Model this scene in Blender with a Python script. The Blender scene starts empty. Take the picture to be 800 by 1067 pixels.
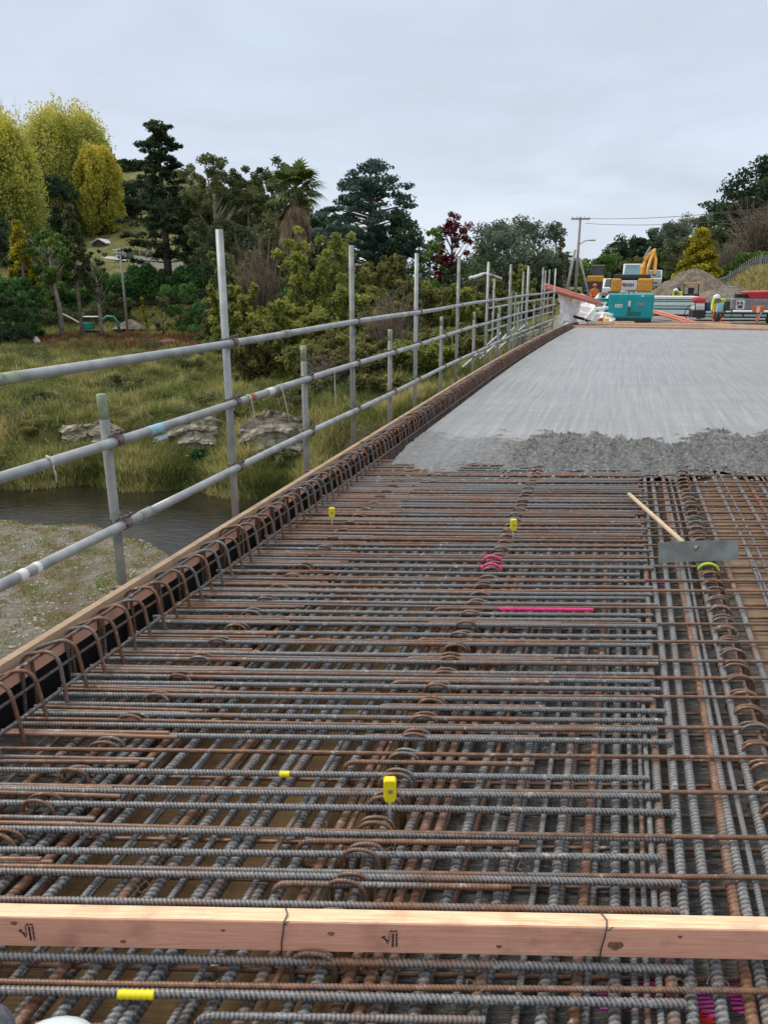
import bpy, bmesh, math, random
import numpy as np
from mathutils import Vector, Matrix
R = math.radians
rnd = random.Random(7)
nr = np.random.default_rng(11)
sc = bpy.context.scene
COL = sc.collection

# ------------------------------------------------------------------ camera numbers
H = 1.6; FPX = 801.0; PITCH = R(16.9); AZ = R(16.75)
SA, CA = math.sin(AZ), math.cos(AZ)
def ray(x, y):
    yy = 533.5 - y
    return Vector((x-400, FPX*math.cos(PITCH)+yy*math.sin(PITCH), -FPX*math.sin(PITCH)+yy*math.cos(PITCH)))
def at(x, y, Y):                       # world point seen at pixel x,y at forward distance Y
    r = ray(x, y); t = Y/r.y
    return Vector((r.x*t, Y, r.z*t+H))
def gp(x, y, Z=0.0):                   # world point seen at pixel on a level plane
    r = ray(x, y); t = (Z-H)/r.z
    return Vector((r.x*t, r.y*t, Z))
def W(u, v, z=0.0):                    # deck coordinates: u across (right), v along the bridge
    return Vector((u*CA+v*SA, -u*SA+v*CA, z))
def bend(v):
    return 0.45*(max(0, v-11)/16)**2
def E(u, v, z=0.0):                    # deck edge coordinates following its slight curve
    return W(u+bend(v), v, z)

# ------------------------------------------------------------------ materials
def newmat(name):
    m = bpy.data.materials.new(name); m.use_nodes = True
    nt = m.node_tree; b = nt.nodes['Principled BSDF']
    return m, nt, b
def N(nt, t, **kw):
    n = nt.nodes.new(t)
    for k, v in kw.items():
        if k in n.inputs: n.inputs[k].default_value = v
        else: setattr(n, k, v)
    return n
def ramp(nt, fac, stops):
    r = nt.nodes.new('ShaderNodeValToRGB')
    e = r.color_ramp.elements
    while len(e) < len(stops): e.new(0.5)
    for i, (p, c) in enumerate(stops):
        e[i].position = p; e[i].color = (c[0], c[1], c[2], 1)
    nt.links.new(fac, r.inputs[0]); return r.outputs[0]
def coords(nt, kind='Object', scale=(1, 1, 1)):
    tc = nt.nodes.new('ShaderNodeTexCoord'); mp = nt.nodes.new('ShaderNodeMapping')
    mp.inputs['Scale'].default_value = scale
    nt.links.new(tc.outputs[kind], mp.inputs[0]); return mp.outputs[0]
def geo(nt, scale=(1, 1, 1)):
    g = nt.nodes.new('ShaderNodeNewGeometry'); mp = nt.nodes.new('ShaderNodeMapping')
    mp.inputs['Scale'].default_value = scale
    nt.links.new(g.outputs['Position'], mp.inputs[0]); return mp.outputs[0]
def noise(nt, vec, scale, detail=4, rough=0.55, dist=0.0):
    n = N(nt, 'ShaderNodeTexNoise', Scale=scale, Detail=detail, Roughness=rough, Distortion=dist)
    nt.links.new(vec, n.inputs['Vector']); return n.outputs['Fac']
def mixc(nt, fac, a, b, mode='MIX'):
    m = nt.nodes.new('ShaderNodeMix'); m.data_type = 'RGBA'; m.blend_type = mode
    for i, v in ((0, fac), (6, a), (7, b)):
        if hasattr(v, 'node'): nt.links.new(v, m.inputs[i])
        elif i == 0: m.inputs[0].default_value = v
        else: m.inputs[i].default_value = (v[0], v[1], v[2], 1)
    return m.outputs[2]
def bump(nt, b, h, strength=0.3, dist=0.01):
    n = nt.nodes.new('ShaderNodeBump'); n.inputs['Strength'].default_value = strength
    n.inputs['Distance'].default_value = dist
    nt.links.new(h, n.inputs['Height']); nt.links.new(n.outputs[0], b.inputs['Normal'])
def simple(name, c1, c2=None, scale=6, rough=0.6, metal=0.0, bmp=0.0, bdist=0.01, spec=0.5, pos=(0.35, 0.65), detail=4):
    m, nt, b = newmat(name)
    c2 = c2 or tuple(x*0.75 for x in c1)
    v = coords(nt)
    f = noise(nt, v, scale, detail)
    nt.links.new(ramp(nt, f, [(pos[0], c2), (pos[1], c1)]), b.inputs['Base Color'])
    b.inputs['Roughness'].default_value = rough; b.inputs['Metallic'].default_value = metal
    b.inputs['Specular IOR Level'].default_value = spec
    if bmp: bump(nt, b, noise(nt, v, scale*3, 5), bmp, bdist)
    return m
M = {}
def rebar_mat():
    m, nt, b = newmat('ribbed steel')
    oi = nt.nodes.new('ShaderNodeObjectInfo')
    v = coords(nt)
    add = nt.nodes.new('ShaderNodeVectorMath'); add.operation = 'ADD'
    sc_ = nt.nodes.new('ShaderNodeVectorMath'); sc_.operation = 'SCALE'
    cb = nt.nodes.new('ShaderNodeCombineXYZ')
    for i in range(3): nt.links.new(oi.outputs['Random'], cb.inputs[i])
    sc_.inputs['Scale'].default_value = 37
    nt.links.new(cb.outputs[0], sc_.inputs[0])
    nt.links.new(v, add.inputs[0]); nt.links.new(sc_.outputs[0], add.inputs[1])
    big = noise(nt, add.outputs[0], 2.6, 3, 0.6); fine = noise(nt, add.outputs[0], 90, 5, 0.75)
    sx = nt.nodes.new('ShaderNodeSeparateColor'); nt.links.new(oi.outputs['Color'], sx.inputs[0])
    def math_(op, a, b_):
        n = nt.nodes.new('ShaderNodeMath'); n.operation = op
        for i, q in enumerate((a, b_)):
            if hasattr(q, 'node'): nt.links.new(q, n.inputs[i])
            else: n.inputs[i].default_value = q
        return n.outputs[0]
    s = math_('ADD', sx.outputs[0], math_('MULTIPLY', math_('SUBTRACT', big, 0.5), 2.3))
    s = math_('ADD', s, math_('MULTIPLY', math_('SUBTRACT', fine, 0.5), 0.9))
    mr = nt.nodes.new('ShaderNodeMapRange'); mr.inputs[1].default_value = 0.38; mr.inputs[2].default_value = 0.70
    nt.links.new(s, mr.inputs[0])
    wn = nt.nodes.new('ShaderNodeAttribute'); wn.attribute_name = 'worn'
    scale_ = ramp(nt, fine, [(0.34, (0.038, 0.038, 0.039)), (0.52, (0.098, 0.100, 0.103)), (0.70, (0.29, 0.29, 0.285))])
    grey = mixc(nt, math_('MULTIPLY', wn.outputs['Fac'], 0.62), scale_, (0.36, 0.365, 0.37))
    rust = ramp(nt, noise(nt, add.outputs[0], 30, 4, 0.7), [(0.3, (0.060, 0.030, 0.020)), (0.55, (0.175, 0.088, 0.050)), (0.75, (0.36, 0.20, 0.115))])
    rust = mixc(nt, math_('MULTIPLY', wn.outputs['Fac'], 0.6), rust, (0.28, 0.165, 0.105))
    rust = mixc(nt, math_('MULTIPLY', math_('GREATER_THAN', sx.outputs[0], 0.89), 0.5), rust, (0.31, 0.17, 0.10))
    c = mixc(nt, mr.outputs[0], grey, rust)
    # splashes of dried cement
    sp = noise(nt, add.outputs[0], 22, 5, 0.8)
    c = mixc(nt, ramp(nt, sp, [(0.60, (0, 0, 0)), (0.70, (0.85, 0.85, 0.85))]), c, (0.55, 0.54, 0.51))
    nt.links.new(c, b.inputs['Base Color'])
    b.inputs['Metallic'].default_value = 0.15
    b.inputs['Roughness'].default_value = 0.42
    bump(nt, b, fine, 0.25, 0.0015)
    return m
M['rebar'] = rebar_mat()
M['galv'] = simple('galvanised tube', (0.48, 0.505, 0.51), (0.24, 0.265, 0.27), 6, 0.5, 0.4, 0.15, 0.002, pos=(0.3, 0.7), detail=8)
M['galv_dark'] = simple('weathered tube', (0.36, 0.37, 0.35), (0.20, 0.21, 0.20), 8, 0.65, 0.3, 0.2, 0.002, detail=8)
M['mossy'] = simple('mossy tube', (0.36, 0.42, 0.30), (0.20, 0.26, 0.15), 20, 0.8)
M['coupler'] = simple('rusty coupler steel', (0.26, 0.22, 0.19), (0.09, 0.06, 0.05), 60, 0.65, 0.4)
M['white_tape'] = simple('white tape', (0.80, 0.80, 0.78), (0.66, 0.66, 0.64), 20, 0.6)
M['blue_tape'] = simple('pale blue band', (0.33, 0.58, 0.68), (0.24, 0.46, 0.56), 30, 0.5)
M['red_tape'] = simple('red tape', (0.45, 0.10, 0.07), None, 30, 0.6)
M['mark_black'] = simple('black ink', (0.03, 0.028, 0.028), None, 40, 0.7)
M['yellow'] = simple('yellow plastic', (0.86, 0.74, 0.01), (0.80, 0.66, 0.01), 10, 0.45)
M['pink'] = simple('pink marking paint', (0.80, 0.045, 0.22), (0.55, 0.03, 0.14), 60, 0.6)
M['magenta'] = simple('magenta marking paint', (0.72, 0.06, 0.42), (0.4, 0.05, 0.25), 50, 0.7)
M['redpaint'] = simple('red marking paint', (0.70, 0.03, 0.03), None, 50, 0.6)
M['lime'] = simple('lime marking paint', (0.48, 0.68, 0.05), None, 50, 0.6)
M['greenpaint'] = simple('green marking paint', (0.04, 0.42, 0.20), None, 50, 0.6)
M['black'] = simple('black rubber', (0.02, 0.02, 0.02), None, 10, 0.7)
M['ply_black'] = simple('black faced ply', (0.012, 0.012, 0.013), None, 5, 0.45)
M['glass'] = simple('dark window glass', (0.06, 0.09, 0.10), None, 3, 0.1)
M['white'] = simple('white paint', (0.78, 0.78, 0.76), (0.66, 0.66, 0.64), 4, 0.5)
M['teal'] = simple('teal machine paint', (0.0, 0.34, 0.36), (0.0, 0.29, 0.31), 4, 0.4)
M['teal2'] = simple('sea green machine paint', (0.02, 0.34, 0.27), (0.02, 0.26, 0.21), 4, 0.45)
M['orange_yellow'] = simple('orange yellow machine paint', (0.75, 0.36, 0.04), (0.55, 0.26, 0.04), 6, 0.5)
M['orange'] = simple('orange fabric', (0.85, 0.16, 0.02), None, 6, 0.7)
M['hivis'] = simple('high visibility yellow', (0.72, 0.90, 0.02), (0.6, 0.8, 0.02), 6, 0.7)
M['steel_grey'] = simple('machine grey', (0.30, 0.31, 0.31), (0.18, 0.18, 0.18), 6, 0.5)
M['dark'] = simple('dark steel', (0.045, 0.045, 0.05), None, 6, 0.55)
M['red_machine'] = simple('pinkish red machine cover', (0.68, 0.07, 0.09), (0.55, 0.05, 0.07), 6, 0.5)
M['blue'] = simple('dark blue plastic', (0.02, 0.05, 0.20), None, 6, 0.5)
M['aqua'] = simple('aqua sheet', (0.35, 0.66, 0.64), (0.28, 0.55, 0.55), 6, 0.6)
M['salmon'] = simple('salmon pink plastic pipe', (0.74, 0.25, 0.18), (0.60, 0.20, 0.15), 5, 0.5)
M['skin'] = simple('skin', (0.45, 0.26, 0.18), None, 10, 0.6)
M['cloth_grey'] = simple('grey cloth', (0.11, 0.12, 0.14), (0.06, 0.065, 0.075), 60, 0.9, 0, 0.6, 0.004)
M['bluewhite'] = simple('pale blue white rubber', (0.70, 0.78, 0.80), (0.62, 0.70, 0.73), 6, 0.35)
M['rope'] = simple('off white cord', (0.68, 0.64, 0.54), None, 40, 0.9)
M['wood_raw'] = simple('pale raw wood', (0.62, 0.49, 0.33), (0.50, 0.38, 0.24), 12, 0.7)
M['tarp'] = simple('white sheeting', (0.86, 0.86, 0.85), (0.76, 0.76, 0.75), 3, 0.5, 0, 0.3, 0.03)
M['pole'] = simple('grey weathered pole wood', (0.36, 0.34, 0.31), (0.24, 0.23, 0.21), 4, 0.85)
M['rake_steel'] = simple('cement filmed steel plate', (0.26, 0.275, 0.255), (0.17, 0.18, 0.165), 9, 0.45, 0.4, 0.1, 0.002)

def timber(name, light, dark, grain=60):
    m, nt, b = newmat(name)
    v = coords(nt, 'Object', (1.0, 26, 26))
    f = noise(nt, v, 3.6, 7, 0.68, 1.8)
    c = ramp(nt, f, [(0.34, dark), (0.5, tuple((a+d)/2 for a, d in zip(light, dark))), (0.64, light)])
    v2 = coords(nt, 'Object', (1, 1, 1))
    k = noise(nt, v2, 9, 3, 0.5)
    c = mixc(nt, ramp(nt, k, [(0.52, (0, 0, 0)), (0.75, (0.55, 0.55, 0.55))]), c, tuple(x*0.55 for x in dark))
    vo = N(nt, 'ShaderNodeTexVoronoi', Scale=2.3); nt.links.new(coords(nt, 'Object', (0.8, 0.8, 3.0)), vo.inputs['Vector'])
    c = mixc(nt, ramp(nt, vo.outputs['Distance'], [(0.08, (0.85, 0.85, 0.85)), (0.12, (0, 0, 0))]), c, tuple(x*0.35 for x in dark))
    dirt_ = noise(nt, coords(nt, 'Object', (4, 9, 9)), 2.2, 6, 0.75)
    c = mixc(nt, ramp(nt, dirt_, [(0.55, (0, 0, 0)), (0.72, (0.45, 0.45, 0.45))]), c, (0.30, 0.20, 0.14))
    nt.links.new(c, b.inputs['Base Color']); b.inputs['Roughness'].default_value = 0.75
    bump(nt, b, f, 0.2, 0.002)
    return m
M['timber_top'] = timber('pale pine top', (0.92, 0.72, 0.47), (0.70, 0.42, 0.25))
M['timber_pink'] = timber('pink treated pine', (0.84, 0.46, 0.32), (0.66, 0.31, 0.21))
M['timber_dull'] = timber('weathered pine edge', (0.60, 0.45, 0.30), (0.40, 0.26, 0.16))
M['ply'] = timber('form ply', (0.24, 0.145, 0.055), (0.12, 0.07, 0.03))
M['ply_orange'] = timber('clean form ply', (0.27, 0.185, 0.115), (0.14, 0.095, 0.06))

def scored():
    m, nt, b = newmat('scored beam concrete')
    v = geo(nt)
    n1 = noise(nt, geo(nt, (9, 60, 9)), 1.6, 5, 0.7, 1.2)
    n2 = noise(nt, v, 60, 5, 0.75)
    c = ramp(nt, n1, [(0.36, (0.045, 0.043, 0.04)), (0.5, (0.14, 0.137, 0.125)), (0.66, (0.36, 0.35, 0.325))])
    c = mixc(nt, ramp(nt, n2, [(0.4, (0, 0, 0)), (0.7, (0.7, 0.7, 0.7))]), c, (0.12, 0.115, 0.105))
    nt.links.new(c, b.inputs['Base Color']); b.inputs['Roughness'].default_value = 0.9
    ad = nt.nodes.new('ShaderNodeMath'); ad.operation = 'ADD'; nt.links.new(n1, ad.inputs[0]); nt.links.new(n2, ad.inputs[1])
    bump(nt, b, ad.outputs[0], 1.0, 0.02)
    return m
M['scored'] = scored()

def slab_mat():
    m, nt, b = newmat('fresh concrete')
    g = nt.nodes.new('ShaderNodeNewGeometry')
    rot = nt.nodes.new('ShaderNodeMapping'); rot.inputs['Rotation'].default_value = (0, 0, AZ)
    nt.links.new(g.outputs['Position'], rot.inputs[0])
    def strch(s):
        mp = nt.nodes.new('ShaderNodeMapping'); mp.inputs['Scale'].default_value = s
        nt.links.new(rot.outputs[0], mp.inputs[0]); return mp.outputs[0]
    streak = noise(nt, strch((13, 0.30, 1)), 1.6, 7, 0.72, 0.4)
    cross = noise(nt, geo(nt, (0.35, 5, 1)), 1.0, 5, 0.65)
    patch = noise(nt, geo(nt), 0.7, 4, 0.6)
    smooth = ramp(nt, streak, [(0.36, (0.195, 0.202, 0.208)), (0.5, (0.265, 0.272, 0.277)), (0.65, (0.36, 0.365, 0.367))])
    smooth = mixc(nt, ramp(nt, cross, [(0.42, (0, 0, 0)), (0.62, (0.6, 0.6, 0.6))]), smooth, (0.215, 0.222, 0.23))
    smooth = mixc(nt, ramp(nt, patch, [(0.4, (0, 0, 0)), (0.7, (0.35, 0.35, 0.35))]), smooth, (0.34, 0.346, 0.35))
    roughc = ramp(nt, noise(nt, geo(nt), 28, 6, 0.75), [(0.36, (0.035, 0.037, 0.036)), (0.5, (0.10, 0.103, 0.10)), (0.66, (0.24, 0.243, 0.238))])
    at_ = nt.nodes.new('ShaderNodeAttribute'); at_.attribute_name = 'wet'
    c = mixc(nt, at_.outputs['Fac'], smooth, roughc)
    nt.links.new(c, b.inputs['Base Color'])
    mr = nt.nodes.new('ShaderNodeMapRange'); mr.inputs[3].default_value = 0.42; mr.inputs[4].default_value = 0.30
    nt.links.new(at_.outputs['Fac'], mr.inputs[0]); nt.links.new(mr.outputs[0], b.inputs['Roughness'])
    fine = noise(nt, geo(nt), 45, 5, 0.8)
    mu = nt.nodes.new('ShaderNodeMath'); mu.operation = 'MULTIPLY_ADD'
    nt.links.new(fine, mu.inputs[0]); nt.links.new(at_.outputs['Fac'], mu.inputs[1]); nt.links.new(streak, mu.inputs[2])
    bump(nt, b, mu.outputs[0], 0.6, 0.012)
    return m
M['slab'] = slab_mat()

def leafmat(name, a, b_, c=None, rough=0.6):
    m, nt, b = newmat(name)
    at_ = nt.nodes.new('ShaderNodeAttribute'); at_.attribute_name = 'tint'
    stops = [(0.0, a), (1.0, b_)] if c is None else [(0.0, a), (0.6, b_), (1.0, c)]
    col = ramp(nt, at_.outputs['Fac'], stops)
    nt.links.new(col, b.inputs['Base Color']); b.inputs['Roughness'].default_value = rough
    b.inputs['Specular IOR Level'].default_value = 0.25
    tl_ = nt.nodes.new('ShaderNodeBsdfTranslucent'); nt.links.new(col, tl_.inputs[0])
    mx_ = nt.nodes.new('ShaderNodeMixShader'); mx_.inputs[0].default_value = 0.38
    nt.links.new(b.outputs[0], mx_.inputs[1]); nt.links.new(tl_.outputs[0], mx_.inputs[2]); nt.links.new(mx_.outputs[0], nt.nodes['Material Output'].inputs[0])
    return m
L = {
 'yellow': leafmat('bright yellow poplar leaves', (.40, .42, .08), (.66, .58, .09), (.88, .70, .08)),
 'poplar': leafmat('poplar leaves', (0.32, 0.37, 0.1), (0.66, 0.64, 0.13), (0.9, 0.7, 0.08)),
 'poplar_green': leafmat('greening poplar leaves', (0.3, 0.36, 0.11), (0.6, 0.6, 0.14), (0.9, 0.68, 0.08)),
 'dark': leafmat('dark conifer foliage', (0.024, 0.046, 0.024), (0.057, 0.098, 0.043), (0.116, 0.165, 0.068)),
 'cedar': leafmat('blue green cedar foliage', (0.036, 0.073, 0.060), (0.091, 0.161, 0.131), (0.202, 0.302, 0.242)),
 'gum': leafmat('olive gum leaves', (0.073, 0.105, 0.038), (0.157, 0.178, 0.073), (0.293, 0.273, 0.126)),
 'green': leafmat('mid green leaves', (0.064, 0.130, 0.027), (0.153, 0.260, 0.055), (0.325, 0.434, 0.098)),
 'hedge': leafmat('deep green hedge leaves', (0.038, 0.109, 0.032), (0.093, 0.221, 0.057), (0.189, 0.377, 0.093)),
 'willow': leafmat('yellow green sapling leaves', (0.14, 0.18, 0.045), (0.34, 0.37, 0.08), (0.56, 0.54, 0.13)),
 'willow_dull': leafmat('dull autumn shrub leaves', (0.12, 0.125, 0.045), (0.24, 0.24, 0.075), (0.42, 0.37, 0.11)),
 'red': leafmat('dark red leaves', (0.078, 0.012, 0.016), (0.202, 0.025, 0.028), (0.372, 0.062, 0.046)),
 'gold': leafmat('golden conifer foliage', (0.149, 0.158, 0.019), (0.558, 0.466, 0.037), (0.800, 0.707, 0.055)),
 'greygreen': leafmat('grey green leaves', (0.094, 0.121, 0.084), (0.205, 0.251, 0.176), (0.372, 0.409, 0.317)),
 'palm': leafmat('palm frond green', (0.046, 0.078, 0.023), (0.109, 0.155, 0.039), (0.202, 0.248, 0.078)),
 'thatch': leafmat('dry palm thatch', (0.139, 0.101, 0.062), (0.310, 0.232, 0.139), (0.512, 0.388, 0.232)),
 'grass': leafmat('rank pasture grass', (0.109, 0.132, 0.039), (0.264, 0.287, 0.085), (0.620, 0.542, 0.248)),
 'drygrass': leafmat('dry tall grass', (0.202, 0.171, 0.062), (0.419, 0.372, 0.139), (0.651, 0.574, 0.264)),
 'dock': leafmat('red brown dock weeds', (0.085, 0.034, 0.022), (0.217, 0.078, 0.046), (0.341, 0.186, 0.078)),
 'fern': leafmat('glossy green shrub leaves', (0.016, 0.062, 0.019), (0.046, 0.155, 0.046), (0.109, 0.264, 0.078)),
}
M['bark'] = simple('grey brown bark', (0.17, 0.14, 0.11), (0.07, 0.058, 0.045), 5, 0.95, 0, 0.6, 0.05)
M['bark_pale'] = simple('pale bark', (0.38, 0.34, 0.28), (0.20, 0.175, 0.145), 4, 0.95, 0, 0.6, 0.05)
M['twig'] = simple('brown twigs', (0.22, 0.17, 0.125), (0.12, 0.09, 0.07), 2, 0.95)

# ------------------------------------------------------------------ mesh helpers
class MB:
    def __init__(s): s.v = []; s.f = []
    def add(s, vs, fs):
        o = len(s.v); s.v += [Vector(p) for p in vs]; s.f += [tuple(i+o for i in f) for f in fs]; return s
    def box(s, c, d, rot=0.0, tilt=None):
        c = Vector(c); x, y, z = d[0]/2, d[1]/2, d[2]/2
        m = Matrix.Rotation(rot, 3, 'Z')
        if tilt is not None: m = m @ tilt
        P = [Vector(p) for p in ((-x,-y,-z),(x,-y,-z),(x,y,-z),(-x,y,-z),(-x,-y,z),(x,-y,z),(x,y,z),(-x,y,z))]
        return s.add([c+m@p for p in P], [(0,3,2,1),(4,5,6,7),(0,1,5,4),(1,2,6,5),(2,3,7,6),(3,0,4,7)])
    def hexa(s, lo, hi):                      # 4 lower + 4 upper points
        return s.add(list(lo)+list(hi), [(0,3,2,1),(4,5,6,7),(0,1,5,4),(1,2,6,5),(2,3,7,6),(3,0,4,7)])
    def tube(s, pts, r, n=8, r2=None, cap=True):
        pts = [Vector(p) for p in pts]; k = len(pts); o = len(s.v)
        ref = None
        for i, p in enumerate(pts):
            t = (pts[min(i+1, k-1)]-pts[max(i-1, 0)])
            if t.length < 1e-9: t = Vector((0, 0, 1))
            t.normalize()
            if ref is None:
                ref = Vector((0, 0, 1)) if abs(t.z) < 0.9 else Vector((1, 0, 0))
                ref = (ref - t*ref.dot(t)).normalized()
            else:
                ref = (ref - t*ref.dot(t))
                ref = ref.normalized() if ref.length > 1e-6 else t.orthogonal().normalized()
            b = t.cross(ref)
            rr = r if r2 is None else r+(r2-r)*i/max(1, k-1)
            if isinstance(r, (list, tuple)): rr = r[i]
            for j in range(n):
                a = 2*math.pi*j/n
                s.v.append(p+ref*math.cos(a)*rr+b*math.sin(a)*rr)
        for i in range(k-1):
            for j in range(n):
                s.f.append((o+i*n+j, o+i*n+(j+1) % n, o+(i+1)*n+(j+1) % n, o+(i+1)*n+j))
        if cap:
            s.f.append(tuple(o+j for j in reversed(range(n)))); s.f.append(tuple(o+(k-1)*n+j for j in range(n)))
        return s
    def lathe(s, c, prof, n=16, axis='Z'):     # prof: (r, h)
        o = len(s.v); c = Vector(c)
        for r, h in prof:
            for j in range(n):
                a = 2*math.pi*j/n; x, y = r*math.cos(a), r*math.sin(a)
                s.v.append(c+(Vector((x, y, h)) if axis == 'Z' else Vector((h, x, y)) if axis == 'X' else Vector((x, h, y))))
        for i in range(len(prof)-1):
            for j in range(n):
                s.f.append((o+i*n+j, o+i*n+(j+1) % n, o+(i+1)*n+(j+1) % n, o+(i+1)*n+j))
        s.f.append(tuple(o+j for j in reversed(range(n)))); s.f.append(tuple(o+(len(prof)-1)*n+j for j in range(n)))
        return s
    def prism(s, poly, y0, y1, axis='Y'):
        n = len(poly); o = len(s.v)
        for yy in (y0, y1):
            for a, b in poly:
                s.v.append(Vector((a, yy, b)) if axis == 'Y' else Vector((yy, a, b)) if axis == 'X' else Vector((a, b, yy)))
        s.f.append(tuple(o+i for i in range(n))); s.f.append(tuple(o+n+i for i in reversed(range(n))))
        for i in range(n): s.f.append((o+i, o+n+i, o+n+(i+1) % n, o+(i+1) % n))
        return s
    def mesh(s, name, off=Vector((0, 0, 0)), smooth=False):
        me = bpy.data.meshes.new(name)
        me.from_pydata([tuple(p-off) for p in s.v], [], s.f); me.update()
        bm = bmesh.new(); bm.from_mesh(me); bmesh.ops.recalc_face_normals(bm, faces=bm.faces); bm.to_mesh(me); bm.free()
        if smooth:
            me.polygons.foreach_set('use_smooth', [True]*len(me.polygons))
        return me
def link(name, me, mat, parent=None):
    o = bpy.data.objects.new(name, me); COL.objects.link(o)
    if mat is not None and me is not None and not me.materials: me.materials.append(mat)
    if parent: o.parent = parent
    return o
def bevel(o, w, seg=2):
    md = o.modifiers.new('bevel', 'BEVEL'); md.width = w; md.segments = seg; md.limit_method = 'ANGLE'
def tag(o, label, cat, group=None, kind=None):
    if label: o['label'] = label
    if cat: o['category'] = cat
    if group: o['group'] = group
    if kind: o['kind'] = kind
    return o
def struct(o): o['kind'] = 'structure'; return o
def thing(name, label, cat, loc=(0, 0, 0), rz=0.0, group=None):
    o = bpy.data.objects.new(name, None); COL.objects.link(o); o.empty_display_size = 0.2
    o.location = loc; o.rotation_euler = (0, 0, rz)
    return tag(o, label, cat, group)
def part(name, mb, mat, parent, smooth=False, local=False, bev=0):
    off = Vector((0, 0, 0)) if local else Vector(parent.location) if parent else Vector((0, 0, 0))
    if parent is not None and not local and parent.parent is not None: off = off+Vector(parent.parent.location)
    o = link(name, mb.mesh(name, off, smooth), mat, parent)
    if bev: bevel(o, bev)
    return o
def copy_tree(o, parent=None):
    c = o.copy(); COL.objects.link(c); c.parent = parent
    for ch in list(o.children): copy_tree(ch, c)
    return c
ORD = ['nearest', 'second', 'third', 'fourth', 'fifth', 'sixth', 'seventh', 'eighth', 'ninth', 'tenth', 'eleventh', 'twelfth', 'thirteenth', 'fourteenth']

# ------------------------------------------------------------------ ribbed bars
def ribbed(name, path_fn, length, r, pitch, n=10, rib=0.0016, sub=4):
    """bar swept along path_fn(s)->(point, tangent, normal, binormal) arrays, with slanted ribs"""
    k = max(2, int(length/(pitch/sub)))
    s = np.linspace(0, length, k)
    P, Nn, Bn = path_fn(s)
    th = np.linspace(0, 2*np.pi, n, endpoint=False)
    ph = 2*np.pi*s[:, None]/pitch + 2.2*np.cos(th)[None, :] + 0.9*np.sin(th)[None, :]
    rr = r+rib*0.52*np.clip((np.sin(ph)-0.1)*1.8, 0, 1)
    rr[0] = r; rr[-1] = r
    worn = np.clip((rr-r)/max(rib*0.52, 1e-6), 0, 1).reshape(-1)
    V = P[:, None, :] + rr[:, :, None]*(np.cos(th)[None, :, None]*Nn[:, None, :]+np.sin(th)[None, :, None]*Bn[:, None, :])
    V = V.reshape(-1, 3)
    i = np.arange(k-1)[:, None]; j = np.arange(n)[None, :]
    F = np.stack([i*n+j, i*n+(j+1) % n, (i+1)*n+(j+1) % n, (i+1)*n+j], -1).reshape(-1, 4)
    faces = F[:, ::-1].tolist()+[list(range(n)), list(range((k-1)*n, k*n))[::-1]]
    me = bpy.data.meshes.new(name); me.from_pydata(V.tolist(), [], faces); me.update()
    me.polygons.foreach_set('use_smooth', [True]*len(me.polygons))
    bm = bmesh.new(); bm.from_mesh(me); bmesh.ops.recalc_face_normals(bm, faces=bm.faces); bm.to_mesh(me); bm.free()
    wa = me.attributes.new('worn', 'FLOAT', 'POINT'); wa.data.foreach_set('value', worn.astype(np.float32))
    me.materials.append(M['rebar']); return me
def straight(seed, amp=0.006):
    g = np.random.default_rng(seed); a, b, c = g.uniform(0, 6.28, 3)
    def fn(s):
        P = np.stack([s, amp*np.sin(s*1.3+a), amp*0.5*np.sin(s*2.1+b)+0*s], -1)
        Nn = np.tile([0, 1, 0], (len(s), 1)).astype(float); Bn = np.tile([0, 0, 1], (len(s), 1)).astype(float)
        return P, Nn, Bn
    return fn
def planar(points, axis, rad):
    """path through 3D points (all in the plane whose normal is axis) with rounded corners"""
    pts = [Vector(p) for p in points]; out = [pts[0]]
    for i in range(1, len(pts)-1):
        a, b, c = pts[i-1], pts[i], pts[i+1]
        d1 = (a-b).normalized(); d2 = (c-b).normalized()
        ang = d1.angle(d2); t = min(rad/math.tan(ang/2), (a-b).length*0.49, (c-b).length*0.49)
        p1 = b+d1*t; p2 = b+d2*t
        for q in range(9):
            w = q/8; out.append((p1*(1-w)**2+b*2*w*(1-w)+p2*w*w))
    out.append(pts[-1])
    A = np.array([tuple(p) for p in out]); d = np.r_[0, np.cumsum(np.linalg.norm(np.diff(A, axis=0), axis=1))]
    ax = np.array(axis, float)/np.linalg.norm(axis)
    def fn(s):
        P = np.stack([np.interp(s, d, A[:, q]) for q in range(3)], -1)
        T = np.gradient(P, axis=0); T /= np.linalg.norm(T, axis=1)[:, None]+1e-12
        Bn = np.tile(ax, (len(s), 1)); Nn = np.cross(Bn, T)
        Nn /= np.linalg.norm(Nn, axis=1)[:, None]+1e-12
        return P, Nn, Bn
    return fn, float(d[-1])
def bar(name, me, loc, rz, rust, label, cat='reinforcing bar', group=None):
    o = link(name, me, None); o.location = loc; o.rotation_euler = (0, rnd.uniform(-0.001, 0.001), rz)
    o.color = (rust, rust, rust, 1); tag(o, label, cat, group); return o

TR = -0.021                                      # slight skew of the cross bars
def Y0(x, y):
    q = gp(x, y, 0.0); return q.y-TR*q.x
def xleft(Y, u): return (u+Y*SA)/(CA-TR*SA)      # X on row Y0=Y where deck u is reached
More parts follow.
